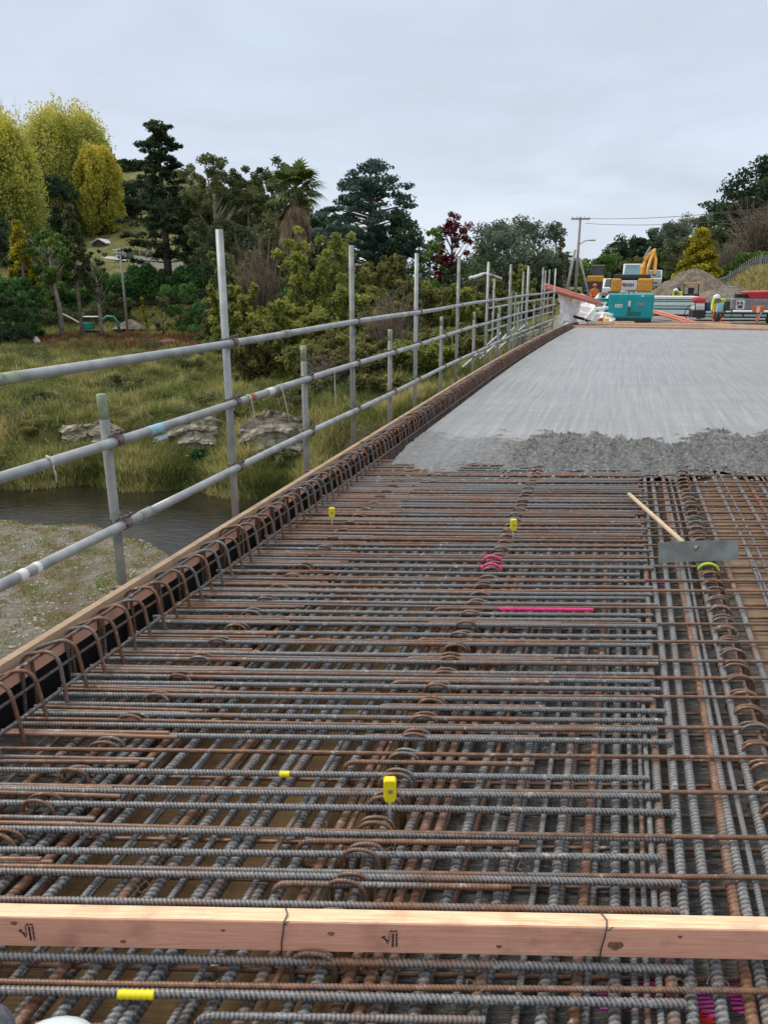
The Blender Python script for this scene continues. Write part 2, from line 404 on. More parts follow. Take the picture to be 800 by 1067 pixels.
# cross bars --------------------------------------------------------
long_me = [ribbed('long cross bar', straight(i), 7.5, 0.0072, 0.0100, 8, 0.0013, 5) for i in range(3)]
short_me = [ribbed('short cross bar', straight(i+9), 2.395+0.02*i, 0.0100, 0.0118, 10, 0.0019, 6) for i in range(3)]
lap_me = [ribbed('lap bar', straight(i+19), 0.63+0.04*i, 0.0080, 0.010, 8, 0.0012, 4) for i in range(2)]
longs = [Y0(700, y) for y in (494.5, 501, 505.5, 512.5, 519, 526, 533, 542, 549, 557.5, 567, 580.5, 589, 602.5, 615.5, 632, 647, 669, 687.5, 704, 723, 756, 786, 824, 866, 910, 1030)]
longs.sort()
shorts = [Y0(450, y) for y in (1052+40, 1038, 1001, 957, 942, 910.5, 888.7, 867.5, 840, 825, 805.5)]
shorts += [Y0(600, 560+y/3.333) for y in (5, 25, 40, 60, 75, 95, 120, 145, 165, 185, 205, 225, 260, 285, 300, 335, 365, 405, 430, 465, 490, 515, 555, 590, 625, 660, 695)]
Yq = 4.74
while Yq < 6.9:
    shorts.append(Yq); Yq += rnd.choice((0.055, 0.075, 0.09))
shorts.sort()
keep = []
for s in shorts:
    if keep and s-keep[-1] < 0.026: continue
    keep.append(s)
shorts = []
for s in keep:                                   # push clear of the long bars
    d = min(longs, key=lambda q: abs(q-s))
    if abs(d-s) < 0.019: s = d+(0.020 if s >= d else -0.020)
    shorts.append(s)
tim = Y0(400, 975)
def ordlab(arr, i, kindtxt, near_from, far_txt):
    nf = [a for a in arr if a > near_from]
    if arr[i] <= near_from:
        return f"{kindtxt} before the pink timber, {ORD[sum(1 for a in arr if a <= near_from)-1-i] if sum(1 for a in arr if a <= near_from)-1-i>0 else 'closest to it'}"
    k = nf.index(arr[i])
    if k == 0: return f"{kindtxt}, first one beyond the pink timber"
    if k < 10: return f"{kindtxt}, {ORD[k]} one beyond the pink timber"
    j = len(nf)-1-k
    if j < 5: return f"{kindtxt}, {'last' if j == 0 else ORD[j]+' from last'} before the wet concrete"
    return far_txt
tb_back = gp(400, 951, 0.09).y-TR*0
for i, y in enumerate(longs):
    X = xleft(y, -2.08)
    bar('cross_bar', long_me[i % 3], (X, y+TR*X, -0.0085), math.atan(TR)+rnd.gauss(0, 0.003), rnd.uniform(0.62, 0.95),
        ordlab(longs, i, 'long thin rusty full width bar', tim, 'long thin rusty bar crossing the whole deck, between the measuring caps and the rake'),
        group='long thin rusty cross bars')
for i, y in enumerate(shorts):
    X = xleft(y, -2.06+rnd.uniform(-0.012, 0.012)-(0.05 if i % 7 == 3 else 0))
    bar('cross_bar', short_me[(i*7) % 3], (X, y+TR*X, -0.0125), math.atan(TR)+rnd.gauss(0, 0.002),
        rnd.choice((0.12, 0.22, 0.36, 0.5)) if y < 4.2 else rnd.choice((0.25, 0.45, 0.65)),
        ordlab(shorts, i, 'thick grey ribbed cross bar', tim, 'thick grey ribbed bar in the middle of the mat, ending left of the rake'),
        group='thick grey cross bars')
# lapped rusty bars at the left edge, in pairs
yl = 1.62; i = 0; lapY = []
while yl < 7.0:
    lapY.append(yl); yl += 0.165
for i, y in enumerate(lapY):
    for k in range(2):
        yy = y+k*0.022; X = xleft(yy, -2.08)
        if min(abs(q-yy) for q in longs) < 0.014: yy += 0.018
        bar('lap_bar', lap_me[(i+k) % 2], (X, yy+TR*X, -0.010+0.002*k), math.atan(TR)+rnd.gauss(0, 0.012), rnd.uniform(0.6, 0.95),
            (f"short rusty lap bar at the left edge, {'upper' if k else 'lower'} of the {ORD[i]} pair" if i < 12 else 'short rusty lap bar in a distant pair at the left edge'),
            group='short rusty lap bars at the left edge')
# hairpin bars starting with a hook at the middle hoop row
fn, ln = planar([(0.16, 0, -0.10), (0, 0, -0.10), (0, 0, -0.008), (0.66, 0, -0.008)], (0, 1, 0), 0.045)
hair_me = ribbed('hairpin bar', fn, ln, 0.0085, 0.011, 8, 0.0014, 4)
hy = [Y0(450, 1059), Y0(450, 919.5), Y0(450, 875), Y0(450, 792)]+[Y0(490, 560+q/3.33) for q in (685, 578, 495, 412, 348, 290, 240)]
hy.sort()
for i, y in enumerate(hy):
    X = xleft(y, -0.80)
    bar('hairpin_bar', hair_me, (X, y+TR*X, -0.003), math.atan(TR)+rnd.gauss(0, 0.006), rnd.uniform(0.5, 0.9),
        ['rusty hooked bar closest to the camera, before the timber'][0] if i == 0 else f"short hooked hairpin bar beside the middle hoop row, {ORD[i]} from the camera",
        group='hooked hairpin bars')
# pink bar, yellow and red bands: paint on separate short bar lengths lying in the mat
py = Y0(570, 634.5); X = xleft(py, 0); q0 = gp(520, 634.5).x; q1 = gp(617, 633.5).x
me = ribbed('painted bar', straight(4, 0.001), q1-q0, 0.0095, 0.011, 8, 0.001, 4); me.materials.clear(); me.materials.append(M['pink'])
o = link('painted_bar', me, None); o.location = (q0, py+TR*q0, -0.002); o.rotation_euler = (0, 0, math.atan(TR)); tag(o, 'bright pink painted length of bar in the middle of the mat', 'reinforcing bar')
def band(x, y, w, r, mat, label):
    yy = min(shorts, key=lambda s: abs(s-Y0(x, y))); X = gp(x, y).x-w/2
    me = ribbed('paint_band', straight(2, 0.0), w, 0.0108, 0.0140, 10, 0.0021, 7); me.materials.clear(); me.materials.append(mat)
    o = link('paint_band', me, None); o.location = (X, yy+TR*X, -0.0118); o.rotation_euler = (0, 0, math.atan(TR)); tag(o, label, 'paint mark')
# longitudinal bars ---------------------------------------------------
def ux(x, y, Z=-0.045):
    q = gp(x, y, Z); return q.x*CA-q.y*SA
lthick = [ribbed('deck bar', straight(i+30, 0.006), 6.6, 0.0146, 0.0165, 12, 0.0018, 6) for i in range(2)]
lthin = [ribbed('deck bar thin', straight(i+40, 0.006), 6.6, 0.0085, 0.011, 8, 0.0012, 4) for i in range(2)]
LU = []   # (u, thick, rust)
LU += [(ux(372, 1060), 1, .75), (ux(392, 1060), 1, .6), (ux(430, 1060), 1, .2), (ux(468, 1060), 0, .2), (ux(492, 1060), 1, .5), (ux(565-30, 1060), 0, .2),
       (ux(565, 1060), 1, .3), (ux(600, 1060), 1, .85), (ux(642, 1060), 1, .2), (ux(660, 1060), 0, .2), (ux(676, 1060), 0, .4), (ux(686, 1060), 0, .1),
       (ux(702, 1060), 1, .55), (ux(722, 1060), 1, .15), (ux(752, 1060), 1, .2), (ux(782, 1060), 1, .85), (ux(750, 800), 1, .2), (ux(759, 800), 0, .3),
       (ux(777, 800), 1, .15), (ux(798, 800), 0, .6)]
u = ux(798, 800)+0.10
while u < 3.6:
    LU.append((u, rnd.random() < 0.5, rnd.choice((.2, .4, .75)))); u += rnd.choice((0.05, 0.08, 0.12))
u = ux(372, 1060)-0.05
while u > -1.93:
    LU.append((u, rnd.random() < 0.6, rnd.choice((.1, .2, .3, .7, .85)))); u -= rnd.choice((0.034, 0.05, 0.075, 0.10))
LU.sort()
for i, (u, th, ru) in enumerate(LU):
    lo = sum(1 for q in LU if q[0] > u)
    if u > 0.2: z = -0.036
    else: z = -0.052
    me = (lthick if th else lthin)[i % 2]
    o = link('lengthwise_bar', me, None); o.location = W(u, 0.75, z+(0 if th else 0.004)); o.rotation_euler = (0, 0, math.pi/2-AZ+rnd.gauss(0, 0.0025)); o.color = (ru, ru, ru, 1)
    size = 'thick' if th else 'thin'; colr = 'rust brown' if ru > 0.5 else 'blue grey'
    if -0.45 < u < 0.75:
        k = sum(1 for q in LU if -0.45 < q[0] < u)
        lab = f"{size} {colr} lengthwise bar above the scored concrete, {k+1} from its left side" if False else f"{size} {colr} lengthwise bar above the scored concrete, {(['leftmost','second','third','fourth','fifth','sixth','seventh','eighth','ninth','tenth','eleventh','twelfth','thirteenth','fourteenth','fifteenth','sixteenth','seventeenth','eighteenth','nineteenth','twentieth'])[min(k,19)]} from its left side"
    elif u < 0:
        lab = f"{size} {colr} lengthwise bar under the cross bars, over the brown plywood on the left"
    else:
        lab = f"{size} {colr} lengthwise bar at the right, past the hoop row by the rake"
    tag(o, lab, 'reinforcing bar', 'lengthwise bars under the cross bars')
LD = []; u = -2.0
while u < 0.2:
    LD.append(u); u += rnd.choice((0.05, 0.08, 0.115, 0.14))
for i, u in enumerate(LD):
    o = link('lengthwise_bar', (lthick if i % 3 else lthin)[i % 2], None); o.location = W(u, 0.75, -0.108); o.rotation_euler = (0, 0, math.pi/2-AZ+rnd.gauss(0, 0.004)); ru = rnd.choice((.2, .5, .8)); o.color = (ru, ru, ru, 1)
    if -0.5 < u < 0.72: o.location.z = -0.082
    tag(o, 'deep lying lengthwise bar in the lowest mat, mostly hidden by the bars above', 'reinforcing bar', 'lengthwise bars of the lowest mat')
# lower cross bars
low_me = ribbed('lower cross bar', straight(60), 6.5, 0.0065, 0.010, 8, 0.001, 4)
yl = 1.05
while yl < 7.0:
    X = xleft(yl, -1.9)
    bar('lower_cross_bar', low_me, (X, yl+TR*X, -0.076), math.atan(TR)+rnd.gauss(0, 0.003), rnd.uniform(0.6, 1.0),
        'thin rusty bar of the lowest mat, under the lengthwise bars', group='thin rusty bars of the lowest mat'); yl += 0.155
# hoops from the beams: three rows ------------------------------------
fn, ln = planar([(-0.055, 0, -0.16), (-0.055, 0, 0.012), (0.055, 0, 0.012), (0.055, 0, -0.16)], (0, 1, 0), 0.056)
hoop_me = ribbed('beam hoop', fn, ln, 0.0062, 0.010, 8, 0.0009, 4)
def hooprow(u, v0, v1, step, what, rot0=0.0):
    v = v0; k = 0
    while v < v1:
        for q in range(2):
            o = link('beam_hoop', hoop_me, None)
            o.location = W(u+rnd.gauss(0, 0.003), v+q*0.035, -0.004+rnd.gauss(0, 0.003)-(q*0.006)); o.rotation_euler = (rnd.gauss(0, 0.05), 0, -AZ*0.3+rot0+rnd.gauss(0, 0.08))
            rr = rnd.uniform(0.55, 0.9); o.color = (rr, rr, rr, 1)
            tag(o, (f"rusty hoop in the {what}, {'nearer' if q == 0 else 'farther'} of the {ORD[k]} pair" if k < 12 else f"rusty rounded hoop in the distant stretch of the {what}"), 'hoop', f'rusty beam hoops in the {what}')
        v += step; k += 1
hooprow(-0.60, 1.38, 6.9, 0.125, 'middle row')
hooprow(0.60, 2.30, 7.0, 0.125, 'row by the rake')
hooprow(-1.66, 1.50, 6.4, 0.17, 'left edge row')
# painted hoops
for x, y, mt, lb in ((513, 582, 'pink', 'pink painted top of a hoop, farther of two, in the middle row'), (512, 590, 'pink', 'pink painted top of a hoop, nearer of two, in the middle row'), (738, 590, 'lime', 'lime painted hoop top just in front of the rake blade')):
    q = gp(x, y, 0.012); me2 = []
    mb = MB().tube([q+Vector((0.055*math.cos(t), -0.01*math.cos(t), 0.045*math.sin(t)-0.03)) for t in np.linspace(0.1, 3.04, 12)], 0.0085, 8)
    o = link('painted_hoop', mb.mesh('painted_hoop', smooth=True), M[mt]); tag(o, lb, 'hoop')
# edge cage hoops -----------------------------------------------------
fn, ln = planar([(-0.20, 0, -0.12), (-0.20, 0, 0.155), (-0.02, 0, 0.215), (0.015, 0, -0.05)], (0, 1, 0), 0.07)
cage_me = ribbed('edge hoop', fn, ln, 0.0078, 0.0105, 8, 0.0013, 4)
v = 1.0; k = 0; cag = []
while v < 27: cag.append(v); v += 0.118+rnd.gauss(0, 0.007)
for v in cag:
    o = link('edge_hoop', cage_me, None); o.location = E(-1.985, v, rnd.gauss(0, 0.006))
    o.rotation_euler = (rnd.gauss(0, 0.05), rnd.gauss(0, 0.02), -AZ+(0.42 if len(cag) and cag.index(v) % 2 else -0.10)+rnd.gauss(0, 0.06)); rr = rnd.uniform(0.5, 0.85); o.color = (rr, rr, rr, 1)
    n = sum(1 for q in cag if 2.0 < q <= v)
    lab = (f"bent rusty bar hoop standing at the deck edge, {ORD[n-1]} from the lower left" if 1 <= n <= 12 else
           'bent rusty bar hoop at the deck edge beside the bare bars' if v < 6.9 else 'bent rusty bar hoop at the deck edge beside the concrete slab')
    tag(o, lab, 'hoop', 'bent hoops along the deck edge')
def edge_path(u, z, v0, v1, n): return [E(u, v0+(v1-v0)*i/n, z) for i in range(n+1)]
for u, z, nm in ((-1.985, 0.055, 'rusty bar running along the inside of the edge hoops'), (-2.165, 0.13, 'bar running high along the outside of the edge hoops'), (-2.165, 0.02, 'bar running low along the outside of the edge hoops'), (-2.08, 0.185, 'bar tied under the crowns of the edge hoops')):
    mb = MB().tube(edge_path(u, z, 0.5, 27, 60), 0.008, 8); o = link('edge_bar', mb.mesh('edge_bar', smooth=True), M['rebar']); o.color = (.5, .5, .5, 1); tag(o, nm, 'reinforcing bar')

# formwork edge -----------------------------------------------------
def strip(u0, u1, z0, z1, v0, v1, n=40):
    mb = MB()
    for i in range(n+1):
        v = v0+(v1-v0)*i/n
        mb.v += [E(u0, v, z0), E(u1, v, z0), E(u1, v, z1), E(u0, v, z1)]
    for i in range(n):
        a = i*4
        for j in range(4): mb.f.append((a+j, a+4+j, a+4+(j+1) % 4, a+(j+1) % 4))
    mb.f += [(0, 1, 2, 3), (4*n+3, 4*n+2, 4*n+1, 4*n)]
    return mb
fw = thing('edge_formwork', 'edge formwork of pale timber over black ply along the left of the deck', 'formwork', E(-2.22, 1, 0))
o = part('top_plank', strip(-2.236, -2.199, 0.108, 0.160, -0.5, 27), M['timber_dull'], fw)
o = part('inner_batten', strip(-2.240, -2.192, 0.050, 0.106, -0.5, 27), M['timber_pink'], fw)
o = part('side_ply', strip(-2.226, -2.208, -0.32, 0.048, -0.5, 27), M['ply_black'], fw)
o = part('outer_waler', strip(-2.30, -2.228, -0.30, -0.20, -0.5, 27), M['timber_pink'], fw)
# deck soffit, beams
mb = MB()
def deckbox(mb, u0, u1, z0, z1, v0, v1):
    lo = [W(u0, v0, z0), W(u1, v0, z0), W(u1, v1, z0), W(u0, v1, z0)]
    return mb.hexa(lo, [Vector((p.x, p.y, z1)) for p in lo])
def deckpart(name, label, cat, u0, u1, z0, z1, v0, v1, mat):
    o = link(name, deckbox(MB(), u0, u1, z0, z1, v0, v1).mesh(name), mat)
    tag(o, label, cat); return o
deckpart('bridge_beam', 'concrete bridge beam with scored top between the two hoop rows', 'bridge beam', -0.50, 0.72, -1.2, -0.100, -1.0, 27.2, M['scored'])
deckpart('bridge_beam', 'outer concrete bridge beam under the left edge, left of the brown ply', 'bridge beam', -2.20, -1.60, -1.2, -0.100, -1.0, 27.2, M['scored'])
deckpart('bridge_beam', 'concrete bridge beam beyond the plywood at the far right', 'bridge beam', 2.0, 3.1, -1.2, -0.100, -1.0, 27.2, M['scored'])
deckpart('formwork_sheet', 'brown plywood sheet under the bars on the left', 'formwork', -1.598, -0.502, -0.225, -0.207, -1.0, 27.0, M['ply'])
deckpart('formwork_sheet', 'orange brown plywood sheet under the bars at the right behind the rake', 'formwork', 0.722, 1.998, -0.115, -0.095, -1.0, 27.0, M['ply_orange'])
deckpart('formwork_sheet', 'plywood sheet at the far right side of the deck', 'formwork', 3.102, 7.0, -0.165, -0.147, -1.0, 27.0, M['ply_orange'])
# spray marks on the scored concrete
for i, (x, y, w, h, mt, lb) in enumerate(((675, 1035, .11, .06, 'magenta', 'magenta spray mark on scored concrete, at lower right between bars'), (734, 1045, .08, .07, 'magenta', 'magenta spray hatch on scored concrete near the bottom edge'), (735, 1062, .05, .03, 'redpaint', 'red spray spot on scored concrete at the bottom'), (769, 1042, .07, .07, 'magenta', 'magenta spray hatch at the lower right corner'), (685, 608, .09, .05, 'magenta', 'faint magenta spray mark below the rake blade'), (632, 1040, .10, .06, 'magenta', 'magenta spray mark left of the paired bars near the bottom'), (330, 580, .10, .06, 'pink', 'pink spray mark low between bars at the left'), (420, 722, .03, .03, 'greenpaint', 'green spray dot low in the middle, left one'), (460, 721, .03, .03, 'greenpaint', 'green spray dot low in the middle, right one'))):
    z = -0.0995 if gp(x, y).x*CA-gp(x, y).y*SA > -0.5 else -0.2045
    q = gp(x, y, z); mb = MB()
    for j in range(7):                          # broken strokes following the scoring
        yy = q.y-h/2+h*j/6; a = rnd.uniform(-w/2, -w/5); b = rnd.uniform(w/5, w/2)
        mb.box((q.x+(a+b)/2, yy, z+0.0015), (b-a, h/11, 0.003), rnd.uniform(-.1, .1))
    o = link('spray_mark', mb.mesh('spray_mark'), M[mt]); tag(o, lb, 'paint mark')
band(140, 1037, 0.085, 0.0130, M['yellow'], 'yellow paint band on a bar in front of the timber, lower left')
band(300, 786, 0.035, 0.0125, M['yellow'], 'small yellow paint band on a bar left of the measuring cap')
band(19, 768, 0.022, 0.011, M['redpaint'], 'small red paint spot on a bar at the left picture edge')

# cross timber --------------------------------------------------------
A = gp(0, 985, 0.004); B = gp(800, 1000, 0.004); dirv = (B-A).normalized(); nv = Vector((-dirv.y, dirv.x, 0))
tl = thing('cross_timber', 'pink treated timber lying across the bars at the bottom of the photo', 'timber', (A.x, A.y, 0), math.atan2(dirv.y, dirv.x))
mb = MB().box((1.15, 0.0225, 0.047), (4.2, 0.045, 0.090)); o = part('beam', mb, M['timber_pink'], tl, local=True, bev=0.003)
top = MB().box((1.15, 0.0225, 0.0925), (4.19, 0.040, 0.001)); part('pale_top', top, M['timber_top'], tl, local=True)  # thin layer giving the beam's upper face a paler pine colour than its sides
def stamp(xpx):
    p = gp(xpx, 978, 0.045); lx = (p-A).dot(dirv)
    mb = MB()
    def st(x, z, w, h, r=0): mb.box((lx+x, -0.0012, 0.047+z), (w, 0.0016, h), 0, Matrix.Rotation(r, 3, 'Y'))
    st(-0.006, 0.006, 0.0012, 0.030); st(0.003, 0.024, 0.014, 0.0012); st(0.010, 0.026, 0.006, 0.0012); st(0.0125, 0.0225, 0.0012, 0.006); st(-0.001, 0.0265, .004, .001)
    for k in range(9):
        st(0.003, 0.016-k*0.0048, 0.0045 if k % 3 else 0.003, 0.0022, 0.1*k); st(0.012, 0.016-k*0.0048, 0.005 if (k+1) % 3 else 0.003, 0.0022, -0.1*k)
        st(0.001+(k % 2)*0.004, 0.0185-k*0.0048, 0.001, 0.0036)
    st(-0.016, 0.000, 0.018, 0.003, 0.7); st(-0.020, 0.007, 0.010, 0.002, -0.4); st(-0.011, -0.010, 0.012, 0.0018, 1.1)
    part('stamp', mb, M['mark_black'], tl, local=True)
stamp(27); stamp(408)
knot_m = simple('timber knot', (.30, .15, .09), (.16, .075, .045), 90, .7)
for xk, zk, rk_ in ((640, .040, .013), (125, .024, .005), (232, .064, .004), (345, .060, .006), (520, .030, .005), (705, .070, .004), (12, .075, .006)):
    lx = (gp(xk, 980, 0.045)-A).dot(dirv); mb = MB(); mb.v = [Vector((lx+math.cos(a)*rk_*1.5, -0.0009, zk+math.sin(a)*rk_*(1+.2*math.sin(3*a)))) for a in np.linspace(0, 2*math.pi, 18, endpoint=False)]; mb.f = [tuple(range(18))]
    part('knot', mb, knot_m, tl, local=True)
for x0, lb in ((293, 'dark tie wire looped round the timber left of centre'), (627, 'dark tie wire looped round the timber at its knot on the right')):
    p = gp(x0, 990, 0.03); lx = (p-A).dot(dirv)
    t = thing('tie_wire', lb, 'wire', tl.location, tl.rotation_euler.z)
    w = lambda a, b, c: Vector((lx+a, b, c))
    part('loop', MB().tube([w(-.004, -.003, -.02), w(-.002, -.004, .03), w(.004, -.0035, .07), w(.006, -.003, .0955), w(.012, .02, .097), w(.001, .048, .096), w(0, .049, .03), w(-.004, .049, -.02)], 0.0017, 6), M['dark'], t, local=True, smooth=True)
    part('twist', MB().tube([w(.006, -.004, .09), w(.014, -.010, .094), w(.010, -.012, .100), w(.020, -.008, .103)], 0.0014, 5), M['dark'], t, local=True)
# tie wires on the bars near the camera
ties = [(440, 918+0), (150, 925), (640, 1029), (752, 1029), (711, 1028), (283, 900), (545, 905), (405, 888), (95, 868), (610, 866), (335, 860), (500, 1028), (230, 1026), (370, 824), (575, 786), (160, 806), (650, 756)]
for i, (x, y) in enumerate(ties):
    q = gp(x, y, 0.0); c = rnd.uniform(0, 6)
    mb = MB().tube([q+Vector((0.016*math.cos(a+c), 0.016*math.sin(a+c), 0.003+0.006*math.sin(3*a))) for a in np.linspace(0, 6.2, 12)], 0.0011, 5)
    mb.tube([q+Vector((0.016*math.cos(c), 0.016*math.sin(c), .004)), q+Vector((0.03*math.cos(c+.4), 0.03*math.sin(c+.4), .014)), q+Vector((0.036*math.cos(c+.9), 0.036*math.sin(c+.9), .006))], 0.0011, 5)
    o = link('tie_wire', mb.mesh('tie_wire'), M['coupler']); tag(o, 'small rusty twist of wire tying two crossing bars near the camera', 'wire', 'wire ties on the near bars')

# measuring caps -------------------------------------------------------
def cap(x, yb, ytop, label):
    q = gp(x, yb, -0.01); d = q.y
    top_ = at(x, ytop, q.y).z
    t = thing('height_marker', label, 'height marker', q, 0.0, 'yellow capped height markers')
    h = top_-q.z; w = 0.040
    part('rod', MB().tube([(0, 0, 0), (0.0, 0, h*0.75)], 0.0042, 8), M['white'], t, local=True, smooth=True)
    mb = MB().prism([(-w/2, h*.58), (-w*.36, h*.45), (w*.36, h*.45), (w/2, h*.58), (w/2, h*.96), (w*.36, h), (-w*.36, h), (-w/2, h*.96)], -0.014, 0.014)
    o = part('cap', mb, M['yellow'], t, local=True, bev=0.004)
    part('nail', MB().lathe((0.002, -0.0155, h*.74), [(0.007, -0.002), (0.007, 0.002)], 8, 'Y'), M['steel_grey'], t, local=True)
cap(406, 852, 811, 'yellow square cap on a thin white rod, beyond the timber')
cap(346, 548, 529, 'small yellow cap among the bars near the left rail')
cap(534, 562, 541, 'small yellow cap among the bars left of the rake')

# rake -----------------------------------------------------------------
bl = gp(686, 587, 0.008); br = gp(769, 584, 0.008)
rk = thing('concrete_rake', 'concrete placing rake with wide steel blade and wooden handle lying on the bars', 'rake', (bl+br)/2, math.atan2((br-bl).y, (br-bl).x))
wd = (br-bl).length
mb = MB()
nseg = 10
for i in range(nseg+1):
    x = -wd/2+wd*i/nseg; bow = 0.010*math.cos(math.pi*i/nseg-math.pi/2)
    for t_, yy in ((0, 0), (0, 0.003)):
        mb.v.append(Vector((x, yy+bow, 0.0))); mb.v.append(Vector((x, yy+bow+0.035, 0.115)))
for i in range(nseg):
    a = i*4; b = a+4
    mb.f += [(a, b, b+1, a+1), (a+2, a+3, b+3, b+2), (a+1, b+1, b+3, a+3), (a, a+2, b+2, b)]
mb.f += [(0, 1, 3, 2), (nseg*4, nseg*4+2, nseg*4+3, nseg*4+1)]
part('blade', mb, M['rake_steel'], rk, local=True, smooth=False)
he = at(655, 515, gp(655, 520, 0).y); he.z = max(he.z, 0.02)
hb = at(712, 566, rk.location.y+0.06)
mb = MB().tube([hb+(he-hb)*t for t in np.linspace(0, 1, 8)], 0.0150, 12); mb.v = [Matrix.Rotation(-rk.rotation_euler.z, 3, 'Z') @ (p-rk.location) for p in mb.v]
part('handle', mb, M['wood_raw'], rk, local=True, smooth=True)
part('socket', MB().tube([(0.0, 0.03, 0.07), (-0.02, 0.07, 0.075)], 0.02, 10), M['rake_steel'], rk, local=True)

# fresh concrete slab ----------------------------------------------------
def fbm(X, Y, s, seed, oct=4):
    g = np.random.default_rng(seed); out = np.zeros_like(X, dtype=float); amp = 1.0; f = 1.0/s
    for o_ in range(oct):
        for k in range(5):
            th = g.uniform(0, 2*np.pi); ph = g.uniform(0, 2*np.pi); ff = f*g.uniform(0.6, 1.5)
            out += amp*np.sin((X*np.cos(th)+Y*np.sin(th))*ff*2*np.pi+ph+1.5*np.sin((X*np.sin(th)-Y*np.cos(th))*ff*2.3+ph*2))/2.5
        amp *= 0.55; f *= 2.05
    return out
def slab():
    uu = np.r_[np.arange(-1.90, 4.6, 0.02), np.arange(4.7, 9.5, 0.3)]
    tt = np.r_[np.arange(0, 2.3, 0.017), np.linspace(2.35, 20.2, 40)]
    U, T = np.meshgrid(uu, tt, indexing='ij')
    # front line runs along the cross bars; convert to u,v
    frontY = 6.50+0.13*fbm(U, U*0, 1.1, 64, 5)+0.25*np.clip((-1.2-U)/0.7, 0, 1)
    vf = (frontY+U*SA)/CA
    vend = 26.9+0*U
    V = vf+(vend-vf)*(T/20.2)**1.0
    B_ = 0.45*(np.clip(V-11, 0, None)/16)**2*np.clip(1-(U+1.9)/6, 0, 1)
    UU = U+B_
    X = UU*CA+V*SA; Yw = -UU*SA+V*CA
    d = V-vf
    sm = 1.36+0.20*fbm(X, Yw, 1.3, 61, 4)+0.10*fbm(X, Yw, .28, 62, 3)
    wet = np.clip((sm-d)/0.16, 0, 1); wet = wet*wet*(3-2*wet)
    lump = fbm(X, Yw, 0.30, 3, 5); lump2 = np.abs(fbm(X, Yw, 0.10, 5, 3))
    prof = np.clip(d/0.75, 0, 1)**0.55
    z = -0.045+0.095*prof + wet*(0.35+.65*prof)*(0.015*lump+0.024*lump2-0.006) + 0.0015*fbm(X, Yw, 1.5, 8, 2)
    # smoother film of paste at the left
    calm = np.clip((-0.75-U)/0.5, 0, 1)
    z -= calm*wet*prof*0.7*(0.015*lump+0.024*lump2-0.006)
    wet = wet*(1-0.5*calm)
    a, b = U.shape
    Vt = np.stack([X, Yw, z], -1).reshape(-1, 3)
    i = np.arange(a-1)[:, None]; j = np.arange(b-1)[None, :]
    F = np.stack([i*b+j, (i+1)*b+j, (i+1)*b+j+1, i*b+j+1], -1).reshape(-1, 4)
    me = bpy.data.meshes.new('slab'); me.from_pydata(Vt.tolist(), [], F.tolist()); me.update()
    me.polygons.foreach_set('use_smooth', [True]*len(me.polygons))
    at_ = me.attributes.new('wet', 'FLOAT', 'POINT'); at_.data.foreach_set('value', wet.reshape(-1).astype(np.float32))
    me.materials.append(M['slab'])
    o = link('concrete_slab', me, None); tag(o, 'freshly poured grey concrete slab with a rough wet front edge over the bars', 'concrete slab')
slab()
# loose splats on the bars ahead of the pour
g2 = random.Random(5)
mb = MB()
for i in range(420):
    x = g2.uniform(405, 800); y = 482+abs(g2.gauss(0, 9)); q = gp(x, y, 0.004); r = g2.uniform(0.004, 0.02); q.z = g2.uniform(-0.02, 0.002)
    mb.lathe(q, [(0.001, -r*.5), (r, -r*.2), (r*.8, r*.35), (r*.2, r*.6)], 7)
o = link('concrete_splatter', mb.mesh('splat', smooth=True), simple('wet concrete splash', (.27, .275, .27), (.12, .12, .12), 20, .5)); tag(o, 'splatter of wet concrete on the bars before the pour', 'concrete', kind='stuff')

# ------------------------------------------------------------------ scaffold guard rail
RU = -2.34
tallv = [4.47, 6.92, 9.28, 11.80, 14.35, 16.95, 19.55, 22.2, 24.8]
shortv = [3.20, 5.74, 8.17, 10.72, 13.2, 15.7, 18.3, 20.9]
tallv = [1.9-0.0]*0+tallv
railz = (1.215, 0.835, 0.405)
rn = ('top', 'middle', 'bottom')
segs = [(-1.0, 4.95), (4.95, 10.9), (10.9, 16.9), (16.9, 22.9)]
segs2 = [[(-1.0, 5.3), (5.3, 11.2), (11.2, 17.2), (17.2, 24.9)], [(-1.0, 3.75+1.4), (5.15, 9.9), (9.9, 15.9), (15.9, 24.9)], [(-1.0, 3.38), (3.38, 9.2), (9.2, 15.2), (15.2, 24.9)]]
where = ('nearest length, in the lower left', 'second length from the camera', 'third length from the camera', 'farthest length')
for k, z in enumerate(railz):
    for j, (a, b) in enumerate(segs2[k]):
        n = 14; off = 0.0
        t = thing('scaffold_rail', f'grey galvanised tube of the {rn[k]} guard rail, {where[j]}', 'guard rail', E(RU, a, z), group='guard rail tubes')
        part('tube', MB().tube([E(RU, a+(b-a)*i/n, z+0.006*math.sin((a+(b-a)*i/n)*1.1+k)) for i in range(n+1)], 0.0242, 16), M['galv'], t, smooth=True)
        if j < 3:
            part('joint_sleeve', MB().tube([E(RU, b-0.05, z+0.006*math.sin(b*1.1+k)), E(RU, b+0.05, z+0.006*math.sin(b*1.1+k))], 0.0285, 14), M['galv_dark'], t, smooth=True)
posts = []
for i, v in enumerate(tallv):
    lean = rnd.uniform(-0.012, 0.012); du = 0.052
    top = 1.885
    lab = f"tall grey scaffold post at the deck edge, {ORD[i]} from the camera"
    if i == 0: lab = 'tall grey scaffold post nearest the camera, standing above the rails'
    t = thing('scaffold_post', lab, 'post', E(RU-du, v, -0.5), group='tall scaffold posts')
    part('tube', MB().tube([E(RU-du, v, -0.5), E(RU-du-0.0, v+lean, top)], 0.0242, 14), M['galv'] if i % 2 == 0 else M['galv_dark'], t, smooth=True)
    posts.append((v, 3))
